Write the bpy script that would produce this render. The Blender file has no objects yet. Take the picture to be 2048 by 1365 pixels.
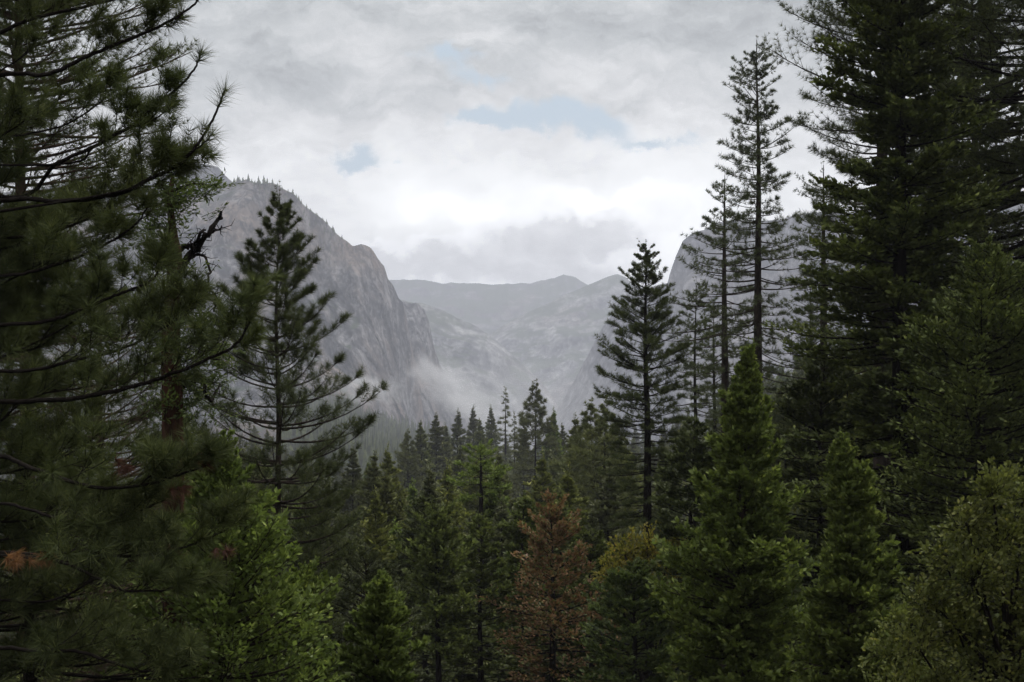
import bpy, math
import numpy as np
from mathutils import Vector

scn = bpy.context.scene
C = scn.collection
F, HOR = 2844.44, 900.0           # 50 mm lens on 2048 px; eye level row
R = math.radians

# ------------------------------------------------------------------ camera
cam = bpy.data.cameras.new("camera")
cam.lens, cam.sensor_width = 50.0, 36.0
cam.shift_y = (HOR - 682.5) / 2048.0
cam.clip_start, cam.clip_end = 0.1, 40000.0
camo = bpy.data.objects.new("camera", cam)
camo.location = (0, 0, 0)
camo.rotation_euler = (R(90), 0, 0)
C.objects.link(camo)
scn.camera = camo

# ------------------------------------------------------------------ world
SUN_EL, SUN_AZ = R(55), R(38)
world = bpy.data.worlds.new("World")
scn.world = world
world.use_nodes = True


class NG:
    """tiny expression helper for shader node trees"""
    def __init__(s, tree):
        s.t = tree
    def new(s, kind, **kw):
        n = s.t.nodes.new(kind)
        for k, v in kw.items():
            setattr(n, k, v)
        return n
    def put(s, sock, v):
        if isinstance(v, bpy.types.NodeSocket):
            s.t.links.new(v, sock)
        else:
            sock.default_value = v
    def m(s, op, *a, clamp=False):
        n = s.new('ShaderNodeMath', operation=op, use_clamp=clamp)
        for i, v in enumerate(a):
            s.put(n.inputs[i], v)
        return n.outputs[0]
    def add(s, a, b): return s.m('ADD', a, b)
    def sub(s, a, b): return s.m('SUBTRACT', a, b)
    def mul(s, a, b): return s.m('MULTIPLY', a, b)
    def vec(s, x, y, z):
        n = s.new('ShaderNodeCombineXYZ')
        for i, v in enumerate((x, y, z)):
            s.put(n.inputs[i], v)
        return n.outputs[0]
    def noise(s, v, scale, detail=5.0, rough=0.55, dist=0.0, out=0):
        n = s.new('ShaderNodeTexNoise')
        s.put(n.inputs['Vector'], v)
        n.inputs['Scale'].default_value = scale
        n.inputs['Detail'].default_value = detail
        n.inputs['Roughness'].default_value = rough
        n.inputs['Distortion'].default_value = dist
        return n.outputs[out]
    def ramp(s, f, stops, interp='LINEAR'):
        n = s.new('ShaderNodeValToRGB')
        n.color_ramp.interpolation = interp
        e = n.color_ramp.elements
        while len(e) < len(stops):
            e.new(0.5)
        for el, (p, c) in zip(e, stops):
            el.position = p
            el.color = (c, c, c, 1) if isinstance(c, (int, float)) else (*c, 1)
        s.put(n.inputs[0], f)
        return n.outputs[0]
    def mix(s, f, a, b, blend='MIX'):
        n = s.new('ShaderNodeMix', data_type='RGBA', blend_type=blend)
        n.clamp_factor = True
        s.put(n.inputs[0], f)
        for i, v in ((6, a), (7, b)):
            if isinstance(v, tuple):
                v = (*v, 1) if len(v) == 3 else v
            s.put(n.inputs[i], v)
        return n.outputs[2]
    def sstep(s, x, lo, hi):
        n = s.new('ShaderNodeMapRange', interpolation_type='SMOOTHSTEP')
        s.put(n.inputs[0], x)
        n.inputs[1].default_value, n.inputs[2].default_value = lo, hi
        return n.outputs[0]


def build_world():
    t = world.node_tree
    t.nodes.clear()
    g = NG(t)
    tc = g.new('ShaderNodeTexCoord')
    sep = g.new('ShaderNodeSeparateXYZ')
    t.links.new(tc.outputs['Generated'], sep.inputs[0])
    dx, dy, dz = sep.outputs
    sky = g.new('ShaderNodeTexSky', sky_type='NISHITA', sun_disc=False)
    sky.sun_elevation, sky.sun_rotation = SUN_EL, SUN_AZ
    blue = g.mix(1.0, sky.outputs[0], (0.085, 0.085, 0.085), 'MULTIPLY')   # sky strength 0.085
    # tangent coordinates of the down-valley direction, in photo-like units / 1000
    dyc = g.m('MAXIMUM', dy, 0.08)
    u = g.mul(g.m('DIVIDE', dx, dyc), 2.844)
    v = g.mul(g.m('DIVIDE', dz, dyc), 2.844)     # v=0 at eye level, 0.9 at the top of frame
    uv = g.vec(u, v, 0.0)
    wn = g.new('ShaderNodeSeparateColor')
    t.links.new(g.noise(uv, 3.2, 6, 0.62, out=1), wn.inputs[0])
    wu = g.add(u, g.mul(g.sub(wn.outputs[0], 0.5), 0.42))
    wv = g.add(v, g.mul(g.sub(wn.outputs[1], 0.5), 0.26))
    wn2 = g.new('ShaderNodeSeparateColor')
    t.links.new(g.noise(uv, 8.0, 9, 0.68, out=1), wn2.inputs[0])
    pu = g.add(u, g.mul(g.sub(wn2.outputs[0], 0.5), 0.22))
    pv = g.add(v, g.mul(g.sub(wn2.outputs[1], 0.5), 0.15))

    def blob(px, py, sx, sy, U=wu, V=wv):
        a = g.m('DIVIDE', g.sub(U, (px - 1024) / 1000.0), sx / 1000.0)
        b = g.m('DIVIDE', g.sub(V, (HOR - py) / 1000.0), sy / 1000.0)
        return g.m('EXPONENT', g.mul(-1.0, g.add(g.mul(a, a), g.mul(b, b))))
    # stratus brightness: darker overhead, bright low over the valley
    base = g.ramp(g.m('DIVIDE', v, 3.0, clamp=True),
                  [(0.0, 1.34), (0.12, 1.31), (0.16, 1.15), (0.19, .96), (0.235, .76), (0.28, .59), (0.32, .50), (1.0, .72)])
    stretch = g.vec(g.mul(wu, 1.0), g.mul(wv, 2.3), 3.0)
    n1 = g.noise(stretch, 2.6, 9, 0.60)
    n2 = g.noise(stretch, 8.0, 8, 0.62, 0.6)
    n3 = g.noise(g.vec(pu, g.mul(pv, 1.8), 5.0), 5.0, 9, 0.66)
    lum = g.add(base, g.mul(g.sub(n1, 0.5), 1.15))
    lum = g.add(lum, g.mul(g.sub(n2, 0.5), 0.55))
    lum = g.add(lum, g.mul(g.sub(n3, 0.5), 0.60))
    for px, py, sx, sy, amt in ((1060, 400, 250, 80, .26), (760, 400, 130, 70, .12), (1340, 515, 110, 55, .45), (1180, 395, 160, 40, .40), (900, 420, 150, 35, .35), (760, 455, 90, 30, .25),
                                (1400, 330, 170, 90, .12), (640, 380, 120, 60, .05), (1420, 110, 190, 70, -.12),
                                (500, 90, 260, 110, -.10), (1000, 30, 260, 60, -.06), (1000, 270, 200, 60, .08),
                                (620, 240, 160, 90, -.03), (1100, 150, 300, 60, .06)):
        lum = g.add(lum, g.mul(blob(px, py, sx, sy), amt))
    tint = g.mix(g.sstep(lum, 0.45, 0.85), (0.95, 1.0, 0.985), (0.99, 1.0, 0.985))
    lum3 = g.vec(lum, lum, lum)
    cloud = g.mix(1.0, tint, lum3, 'MULTIPLY')
    # openings of blue
    gap = 0.0
    for px, py, sx, sy, amt in ((1090, 232, 160, 28, 1.15), (1180, 255, 80, 22, .7), (960, 235, 70, 18, .7), (715, 322, 60, 28, 1.2),
                                (895, 112, 66, 24, 1.0), (965, 150, 66, 20, .85), (1330, 285, 130, 18, .85),
                                (1385, 465, 60, 14, .55), (830, 95, 60, 20, .3)):
        gap = g.add(gap, g.mul(blob(px, py, sx, sy, pu, pv), amt))
    gapm = g.sstep(g.add(gap, g.add(g.mul(g.sub(n2, 0.5), 1.2), g.mul(g.sub(n3, 0.5), 1.1))), 0.30, 1.05)
    bluec = g.mix(0.8, blue, (0.56, 0.71, 0.80))
    cloud = g.mix(g.mul(gapm, 0.95), cloud, bluec)
    # the cumulus bank lying on the far ridge
    bk = 0.0
    for px, py, sx, sy in ((1040, 505, 190, 62), (1215, 470, 74, 62), (900, 520, 150, 52), (1130, 470, 100, 42), (790, 530, 90, 40),
                           (1100, 540, 190, 45), (760, 500, 60, 30)):
        bk = g.m('MAXIMUM', bk, blob(px, py, sx, sy, pu, pv))
    puff = g.noise(g.vec(u, g.mul(v, 1.2), 2.0), 17.0, 5, 0.55)
    bk = g.add(bk, g.mul(g.sub(puff, 0.5), 0.42))
    bank_mask = g.sstep(bk, 0.33, 0.40)
    bank_rim = g.sstep(bk, 0.36, 0.78)
    bl = g.add(0.86, g.mul(g.sub(g.noise(g.vec(wu, g.mul(wv, 1.5), 7.0), 6.0, 9, 0.64), 0.5), 0.95))
    bl = g.add(bl, g.mul(g.sub(v, 0.40), 1.0))
    bl = g.add(bl, g.mul(g.sub(1.0, bank_rim), 0.55))
    bl = g.add(bl, g.mul(g.sub(puff, 0.5), 0.55))
    bankc = g.vec(g.mul(bl, 0.985), g.mul(bl, 0.995), bl)
    cloud = g.mix(g.mul(bank_mask, 0.95), cloud, bankc)
    # rest of the sky dome: overcast shaped darker low, brighter overhead, for tree contrast
    gen = tc.outputs['Generated']
    up = g.m('MAXIMUM', dz, 0.0)
    dome = g.add(0.10, g.mul(g.m('POWER', up, 1.3), 1.8))
    dome = g.mul(dome, g.add(0.62, g.mul(g.noise(gen, 3.0, 5, 0.55), 0.76)))
    domec = g.vec(g.mul(dome, 0.96), g.mul(dome, 0.99), dome)
    allc = g.mix(g.sstep(dy, 0.35, 0.75), domec, cloud)
    allc = g.mix(g.sstep(dz, -0.02, -0.10), allc, (0.05, 0.055, 0.05))
    bg = g.new('ShaderNodeBackground')
    bg.inputs[1].default_value = 1.0
    t.links.new(allc, bg.inputs[0])
    out = g.new('ShaderNodeOutputWorld')
    t.links.new(bg.outputs[0], out.inputs[0])


build_world()

# ------------------------------------------------------------------ sun (veiled by cloud)
sun = bpy.data.lights.new("sun", 'SUN')
sun.energy, sun.angle, sun.color = 2.4, R(8), (1.0, 0.96, 0.90)
suno = bpy.data.objects.new("sun", sun)
sv = Vector((math.cos(SUN_EL) * math.sin(SUN_AZ), math.cos(SUN_EL) * math.cos(SUN_AZ), math.sin(SUN_EL)))
suno.rotation_euler = sv.to_track_quat('Z', 'Y').to_euler()
C.objects.link(suno)

# ------------------------------------------------------------------ exposure / sampling
vs = scn.view_settings
vs.view_transform, vs.look, vs.exposure, vs.gamma = 'Standard', 'None', 0.0, 1.0
vs.use_curve_mapping = False
cy = scn.cycles
cy.max_bounces, cy.diffuse_bounces, cy.glossy_bounces = 5, 3, 1
cy.transmission_bounces, cy.transparent_max_bounces, cy.volume_bounces = 3, 6, 1
cy.use_denoising = True
cy.denoiser = 'OPENIMAGEDENOISE'
cy.denoising_input_passes = 'RGB_ALBEDO_NORMAL'
cy.denoising_prefilter = 'FAST'
cy.caustics_reflective = cy.caustics_refractive = False
cy.volume_step_rate = 1.0
cy.volume_max_steps = 96

# ================================================================== helpers


def link(o):
    C.objects.link(o)
    return o


def thing(name, label, cat, loc=(0, 0, 0), group=None, rz=0.0):
    o = link(bpy.data.objects.new(name, None))
    o.location, o.rotation_euler = loc, (0, 0, rz)
    o.empty_display_size = 0.5
    o["label"], o["category"] = label, cat
    if group:
        o["group"] = group
    return o


def mark(o, label, kind):
    o["kind"] = kind
    if label:
        o["label"] = label
    return o


class Acc:
    """collects polygon soups and links them as one mesh object"""
    def __init__(s):
        s.v, s.f, s.nv, s.sm = [], [], 0, []
    def add(s, verts, faces, smooth=False):
        verts = np.asarray(verts, np.float32).reshape(-1, 3)
        faces = np.asarray(faces, np.int64)
        if len(verts) == 0 or len(faces) == 0:
            return
        s.v.append(verts)
        s.f.append(faces + s.nv)
        s.sm.append(np.full(len(faces), smooth))
        s.nv += len(verts)
    def build(s, name, mat, parent=None, loc=None):
        me = bpy.data.meshes.new(name)
        if s.nv:
            v = np.concatenate(s.v)
            me.vertices.add(len(v))
            me.vertices.foreach_set("co", v.ravel())
            li = np.concatenate([f.ravel() for f in s.f]).astype(np.int32)
            tot = np.concatenate([np.full(len(f), f.shape[1]) for f in s.f]).astype(np.int32)
            st = np.concatenate([[0], np.cumsum(tot)[:-1]]).astype(np.int32)
            me.loops.add(len(li))
            me.loops.foreach_set("vertex_index", li)
            me.polygons.add(len(tot))
            me.polygons.foreach_set("loop_start", st)
            me.polygons.foreach_set("loop_total", tot)
            me.polygons.foreach_set("use_smooth", np.concatenate(s.sm))
            me.update(calc_edges=True)
        me.materials.append(mat)
        o = link(bpy.data.objects.new(name, me))
        if parent is not None:
            o.parent = parent
        if loc is not None:
            o.location = loc
        return o


def unit(a):
    return a / np.maximum(np.linalg.norm(a, axis=-1, keepdims=True), 1e-9)


def perp(rng, d):
    r = rng.normal(size=d.shape)
    return unit(r - (r * d).sum(-1, keepdims=True) * d)


def tube(acc, P, rad, sides=6):
    P = np.asarray(P, float)
    n = len(P)
    T = unit(np.gradient(P, axis=0))
    ref = np.array([0.31, 0.95, 0.05]) if abs(T[0, 2]) > 0.7 else np.array([0.05, 0.1, 1.0])
    A = unit(np.cross(T, ref))
    B = np.cross(T, A)
    th = np.arange(sides) * 2 * math.pi / sides
    rad = np.asarray(rad, float)
    V = P[:, None] + (A[:, None] * np.cos(th)[None, :, None] + B[:, None] * np.sin(th)[None, :, None]) * (rad.reshape(n, -1, 1))
    i = np.arange(n - 1)[:, None] * sides
    k = np.arange(sides)[None]
    k2 = (k + 1) % sides
    q = np.stack([i + k, i + k2, i + sides + k2, i + sides + k], -1).reshape(-1, 4)
    acc.add(V.reshape(-1, 3), q, True)


def sticks(acc, P0, P1, r0, r1):
    """many thin three-sided twigs at once"""
    P0, P1 = np.asarray(P0), np.asarray(P1)
    if len(P0) == 0:
        return
    d = unit(P1 - P0)
    a = unit(np.cross(d, np.array([0.2, 0.3, 0.93])))
    b = np.cross(d, a)
    V = []
    for P, r in ((P0, r0), (P1, r1)):
        r = np.broadcast_to(np.asarray(r, float), (len(P0),))[:, None]
        for k in range(3):
            th = k * 2.0944
            V.append(P + (a * math.cos(th) + b * math.sin(th)) * r)
    V = np.stack(V, 1)
    o = np.arange(len(P0))[:, None, None] * 6
    q = np.array([[0, 1, 4, 3], [1, 2, 5, 4], [2, 0, 3, 5]])[None]
    acc.add(V.reshape(-1, 3), (o + q).reshape(-1, 4), True)


def needles(acc, rng, P, D, n, L, w, a0=22, a1=75, droop=0.0):
    """bottle-brush tufts: n needles round each point P along axis D"""
    P = np.repeat(P, n, 0)
    D = np.repeat(D, n, 0)
    if len(P) == 0:
        return
    N = len(P)
    ang = np.radians(rng.uniform(a0, a1, N))[:, None]
    d = D * np.cos(ang) + perp(rng, D) * np.sin(ang)
    d[:, 2] -= droop * rng.uniform(0, 1, N)
    d = unit(d)
    if np.ndim(L):
        L = np.repeat(L, n, 0)
    ln = (L * rng.uniform(0.7, 1.1, N))[:, None]
    s = perp(rng, d) * (w * 0.5)
    V = np.stack([P - s, P + s, P + d * ln], 1)
    acc.add(V.reshape(-1, 3), np.arange(3 * N).reshape(-1, 3))


def leaves(acc, rng, P, D, U, L, w, jit=0.5):
    """rhombic leaf or spray tips at P along D, lying roughly in the plane with normal U"""
    N = len(P)
    if N == 0:
        return
    d = unit(D + rng.normal(size=(N, 3)) * jit * 0.5)
    nrm = U + rng.normal(size=(N, 3)) * jit
    s = unit(np.cross(d, nrm)) * (np.asarray(w) * rng.uniform(0.6, 1.2, N) * 0.5)[:, None]
    ln = (np.asarray(L) * rng.uniform(0.6, 1.25, N))[:, None]
    V = np.stack([P, P + d * ln * 0.45 + s, P + d * ln, P + d * ln * 0.45 - s], 1)
    acc.add(V.reshape(-1, 3), np.arange(4 * N).reshape(-1, 4))


# ---- numpy gradient noise
def _h(ix, iy, iz, s):
    h = (ix * 374761393 + iy * 668265263 + iz * 2147483647 + s * 974634777) & 0xffffffff
    h = ((h ^ (h >> 13)) * 1274126177) & 0xffffffff
    h = ((h ^ (h >> 16)) * 2246822519) & 0xffffffff
    return ((h ^ (h >> 15)) & 0xffff) / 32767.5 - 1.0


def vnoise(x, y, z, s=0):
    x, y, z = np.broadcast_arrays(np.asarray(x, float), np.asarray(y, float), np.asarray(z, float))
    ix, iy, iz = (np.floor(a).astype(np.int64) for a in (x, y, z))
    fx, fy, fz = x - ix, y - iy, z - iz
    fx, fy, fz = (f * f * f * (f * (f * 6 - 15) + 10) for f in (fx, fy, fz))
    r = 0
    for a in (0, 1):
        for b in (0, 1):
            for c in (0, 1):
                wgt = (fx if a else 1 - fx) * (fy if b else 1 - fy) * (fz if c else 1 - fz)
                r = r + wgt * _h(ix + a, iy + b, iz + c, s)
    return r


def fbm(x, y, z, oct=5, s=0, gain=0.5, ridged=False):
    r, a, f, tot = 0, 1.0, 1.0, 0
    for o in range(oct):
        n = vnoise(x * f, y * f, z * f, s + o * 17)
        if ridged:
            n = 1 - 2 * np.abs(n)
        r = r + a * n
        tot += a
        a *= gain
        f *= 2.03
    return r / tot


def W(px, py, Y):
    """the point of the place seen at photo pixel (px, py), Y metres ahead"""
    return np.array([(px - 1024) / F * Y, Y, (HOR - py) / F * Y])


def gz(x, y):
    y = np.asarray(y, float)
    z = np.interp(y, [-600, 2, 30, 75, 140, 20000], [-1.7, -1.7, -8.5, -19, -21.5, -21.5])
    return z + 0.5 * vnoise(np.asarray(x) / 9.0, y / 9.0, 0, 5) * np.clip(y / 20, 0, 1)


# ================================================================== materials
MATS = {}


def new_mat(name):
    m = bpy.data.materials.new(name)
    m.use_nodes = True
    m.node_tree.nodes.clear()
    g = NG(m.node_tree)
    out = g.new('ShaderNodeOutputMaterial')
    return m, g, out


def foliage(name, c1, c2, c3=None, scale=1.2, transl=0.15, fine=9.0, gloss=0.008, t3=.62, vary=.9):
    """leafy surface: two or three leaf colours mixed over the crown, some light through the leaf"""
    m, g, out = new_mat(name)
    tc = g.new('ShaderNodeTexCoord')
    oi = g.new('ShaderNodeObjectInfo')
    isl = g.new('ShaderNodeNewGeometry').outputs['Random Per Island']
    n1 = g.noise(tc.outputs['Object'], scale, 4, 0.6)
    n2 = g.noise(tc.outputs['Object'], fine, 2, 0.5)
    col = g.mix(g.sstep(g.add(g.mul(n1, 0.7), g.mul(n2, 0.3)), 0.36, 0.64), c1, c2)
    if c3:
        col = g.mix(g.sstep(g.add(g.mul(n2, .75), g.mul(isl, .25)), t3, t3 + .12), col, c3)
    hv = g.new('ShaderNodeHueSaturation')
    g.put(hv.inputs['Hue'], g.add(0.493, g.mul(oi.outputs['Random'], 0.010)))
    g.put(hv.inputs['Value'], g.mul(g.add(0.85, g.mul(oi.outputs['Random'], 0.3)), g.add(1.0 - vary * .5, g.mul(isl, vary))))
    hv.inputs['Saturation'].default_value = 0.92
    g.put(hv.inputs['Color'], col)
    col = hv.outputs[0]
    d = g.new('ShaderNodeBsdfDiffuse')
    g.put(d.inputs[0], col)
    tr = g.new('ShaderNodeBsdfTranslucent')
    g.put(tr.inputs[0], g.mix(0.5, col, g.mix(1.0, col, (1.5, 1.7, 0.7), 'MULTIPLY')))
    ms = g.new('ShaderNodeMixShader')
    ms.inputs[0].default_value = transl
    g.t.links.new(d.outputs[0], ms.inputs[1])
    g.t.links.new(tr.outputs[0], ms.inputs[2])
    gl = g.new('ShaderNodeBsdfGlossy')
    gl.inputs['Roughness'].default_value = 0.42
    gl.inputs[0].default_value = (0.9, 0.95, 1, 1)
    ms2 = g.new('ShaderNodeMixShader')
    ms2.inputs[0].default_value = gloss
    g.t.links.new(ms.outputs[0], ms2.inputs[1])
    g.t.links.new(gl.outputs[0], ms2.inputs[2])
    g.t.links.new(ms2.outputs[0], out.inputs[0])
    MATS[name] = m
    return m


def bark(name, c1, c2, scale=4.0):
    m, g, out = new_mat(name)
    tc = g.new('ShaderNodeTexCoord')
    mp = g.new('ShaderNodeMapping')
    g.put(mp.inputs[0], tc.outputs['Object'])
    mp.inputs['Scale'].default_value = (scale * 3, scale * 3, scale * 0.7)
    n = g.noise(mp.outputs[0], 1.0, 6, 0.65)
    col = g.mix(g.sstep(n, 0.35, 0.65), c1, c2)
    b = g.new('ShaderNodeBsdfPrincipled')
    b.inputs['Roughness'].default_value = 0.9
    b.inputs['Specular IOR Level'].default_value = 0.03
    g.put(b.inputs['Base Color'], col)
    bp = g.new('ShaderNodeBump')
    bp.inputs['Strength'].default_value = 0.8
    bp.inputs['Distance'].default_value = 0.03
    g.put(bp.inputs['Height'], n)
    g.put(b.inputs['Normal'], bp.outputs[0])
    g.t.links.new(b.outputs[0], out.inputs[0])
    MATS[name] = m
    return m


bark('bark_dark', (0.010, 0.008, 0.007), (0.022, 0.018, 0.015))
bark('bark_red', (0.035, 0.018, 0.013), (0.085, 0.042, 0.029))
bark('bark_pine', (0.045, 0.034, 0.027), (0.11, 0.075, 0.055))
bark('bark_brown', (0.022, 0.018, 0.015), (0.055, 0.042, 0.034))
bark('bark_grey', (0.10, 0.095, 0.085), (0.20, 0.19, 0.175))
foliage('needles_pine', (0.052, 0.064, 0.022), (0.095, 0.112, 0.034), (0.155, 0.165, 0.055), fine=14)
foliage('needles_young', (0.065, 0.080, 0.032), (0.095, 0.11, 0.042), (0.12, 0.13, 0.05))
foliage('needles_dark', (0.062, 0.075, 0.028), (0.10, 0.115, 0.040), (0.14, 0.15, 0.05))
foliage('needles_grey', (0.070, 0.082, 0.042), (0.11, 0.124, 0.058), (0.15, 0.16, 0.075))
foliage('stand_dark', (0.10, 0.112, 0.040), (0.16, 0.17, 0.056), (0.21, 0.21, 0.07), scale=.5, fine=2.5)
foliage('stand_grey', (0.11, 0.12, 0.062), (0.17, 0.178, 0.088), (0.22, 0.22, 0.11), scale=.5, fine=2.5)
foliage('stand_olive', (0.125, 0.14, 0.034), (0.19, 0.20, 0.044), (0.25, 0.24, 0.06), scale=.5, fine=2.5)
foliage('fir', (0.078, 0.096, 0.028), (0.13, 0.15, 0.038), (0.20, 0.21, 0.05), scale=0.8)
foliage('cedar', (0.095, 0.126, 0.030), (0.15, 0.186, 0.043), (0.24, 0.27, 0.065), scale=1.5, transl=0.3)
foliage('cedar_deep', (0.098, 0.130, 0.030), (0.16, 0.20, 0.042), (0.26, 0.29, 0.065), scale=1.5, transl=0.3)
foliage('olive', (0.062, 0.085, 0.026), (0.095, 0.12, 0.034), (0.13, 0.145, 0.045), scale=1.2, transl=0.3)
foliage('leaf_green', (0.085, 0.105, 0.030), (0.125, 0.146, 0.040), (0.18, 0.20, 0.055), scale=1.2, transl=0.3)
foliage('leaf_yellow', (0.16, 0.16, 0.025), (0.26, 0.21, 0.03), (0.30, 0.17, 0.03), scale=1.2, transl=0.35)
foliage('leaf_oak', (0.092, 0.108, 0.028), (0.14, 0.150, 0.036), (0.20, 0.185, 0.045), scale=1.4, transl=0.3)
foliage('brown', (0.20, 0.102, 0.048), (0.295, 0.158, 0.074), (0.10, 0.115, 0.04), scale=1.1, transl=0.2, t3=.50)
foliage('orange', (0.22, 0.10, 0.04), (0.34, 0.16, 0.07), scale=5, transl=0.3)
foliage('rust', (0.10, 0.045, 0.03), (0.16, 0.07, 0.045), scale=5, transl=0.3)


def rock(name, green=0.35, warm=0.5, contrast=1.0, sc=1.0, PALE=(0.33, 0.315, 0.315), zs=.38, turn=0.0, lo=.43, hi=.57, fk=.65):
    m, g, out = new_mat(name)
    tc = g.new('ShaderNodeTexCoord')
    geo = g.new('ShaderNodeNewGeometry')
    P = tc.outputs['Object']
    mp = g.new('ShaderNodeMapping')
    g.put(mp.inputs[0], P)
    mp.inputs['Scale'].default_value = (0.036 * sc, 0.030 * sc, 0.036 * zs * sc)
    mp.inputs['Rotation'].default_value = (0, turn, 0)
    streak = g.noise(mp.outputs[0], 1.0, 10, 0.70, 0.9)
    big = g.noise(P, 0.0048 * sc, 8, 0.62)
    fine = g.noise(P, 0.085 * sc, 8, 0.72)
    pale, dark, tan = PALE, (0.035, 0.035, 0.042), (0.26, 0.19, 0.145)
    col = g.mix(g.sstep(g.add(g.mul(streak, 0.55), g.mul(fine, 0.45)), lo, hi), dark, pale)  # pale and dark streaks, contrast raised in colour to stand in for relief shading
    col = g.mix(g.mul(g.sstep(big, 0.46, 0.62), warm), col, tan)
    col = g.mix(g.mul(g.sstep(fine, 0.54, 0.66), fk), col, dark)
    mp2 = g.new('ShaderNodeMapping')
    g.put(mp2.inputs[0], P)
    mp2.inputs['Scale'].default_value = (0.020 * sc, 0.016 * sc, 0.011 * sc)
    mp2.inputs['Rotation'].default_value = (0, turn * .7, 0)
    ck = g.m('ABSOLUTE', g.sub(g.noise(mp2.outputs[0], 1.0, 6, 0.62, 0.5), 0.5))
    ck2 = g.m('ABSOLUTE', g.sub(g.noise(mp2.outputs[0], 2.3, 5, 0.6, 0.3), 0.5))
    crack = g.m('MAXIMUM', g.sstep(ck, .042, .006), g.mul(g.sstep(ck2, .040, .005), .8))
    col = g.mix(g.mul(crack, fk * 1.05), col, (0.022, 0.022, 0.026))
    sep = g.new('ShaderNodeSeparateXYZ')
    g.put(sep.inputs[0], geo.outputs['Normal'])
    veg = g.add(g.mul(sep.outputs[2], 0.55), g.mul(g.sub(g.noise(P, 0.02 * sc, 7, 0.7), 0.5), 1.1))
    vegm = g.sstep(veg, 0.62 - green, 0.80 - green)
    col = g.mix(g.mul(vegm, 0.9), col, g.mix(fine, (0.022, 0.034, 0.018), (0.055, 0.075, 0.03)))
    b = g.new('ShaderNodeBsdfDiffuse')
    g.put(b.inputs[0], col)
    bp = g.new('ShaderNodeBump')
    bp.inputs['Strength'].default_value = 0.9
    bp.inputs['Distance'].default_value = 14.0 * contrast
    g.put(bp.inputs['Height'], g.add(g.mul(streak, 0.7), g.mul(fine, 0.5)))
    g.put(b.inputs['Normal'], bp.outputs[0])
    g.t.links.new(b.outputs[0], out.inputs[0])
    MATS[name] = m
    return m


rock('granite_cliff', green=0.21, warm=0.75, turn=-0.45)
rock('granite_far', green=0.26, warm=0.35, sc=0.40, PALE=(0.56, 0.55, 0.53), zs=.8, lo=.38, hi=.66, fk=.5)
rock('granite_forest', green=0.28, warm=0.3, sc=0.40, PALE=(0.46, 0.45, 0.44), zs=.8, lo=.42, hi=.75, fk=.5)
rock('granite_grey', green=0.14, warm=0.25, sc=0.6, PALE=(0.30, 0.29, 0.295))  # greyer granite, with less tan and less green than the cliff


def forest_floor():
    m, g, out = new_mat('forest_floor')
    tc = g.new('ShaderNodeTexCoord')
    n1 = g.noise(tc.outputs['Object'], 0.25, 6, 0.65)
    n2 = g.noise(tc.outputs['Object'], 3.0, 5, 0.6)
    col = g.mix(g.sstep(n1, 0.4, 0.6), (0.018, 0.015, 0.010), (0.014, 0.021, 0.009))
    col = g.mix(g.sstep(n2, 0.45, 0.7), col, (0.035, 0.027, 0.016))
    b = g.new('ShaderNodeBsdfDiffuse')
    g.put(b.inputs[0], col)
    g.t.links.new(b.outputs[0], out.inputs[0])
    MATS['floor'] = m


forest_floor()

# ================================================================== the setting


def grid_faces(nr, nc):
    i = np.arange(nr - 1)[:, None] * nc
    k = np.arange(nc - 1)[None]
    return np.stack([i + k, i + k + 1, i + nc + k + 1, i + nc + k], -1).reshape(-1, 4)


def make_ground():
    xs = np.concatenate([-np.geomspace(9000, 60, 34), np.linspace(-58, 58, 60), np.geomspace(60, 9000, 34)])
    ys = np.concatenate([np.linspace(-500, -20, 12), np.linspace(-18, 170, 95), np.geomspace(175, 7300, 60)])
    X, Y = np.meshgrid(xs, ys)
    Z = gz(X, Y)
    a = Acc()
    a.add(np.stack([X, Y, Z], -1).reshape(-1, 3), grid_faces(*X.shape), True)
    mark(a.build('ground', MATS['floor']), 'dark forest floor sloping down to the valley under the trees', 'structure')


make_ground()


CREST = {}
BIGF = 1.9


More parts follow.
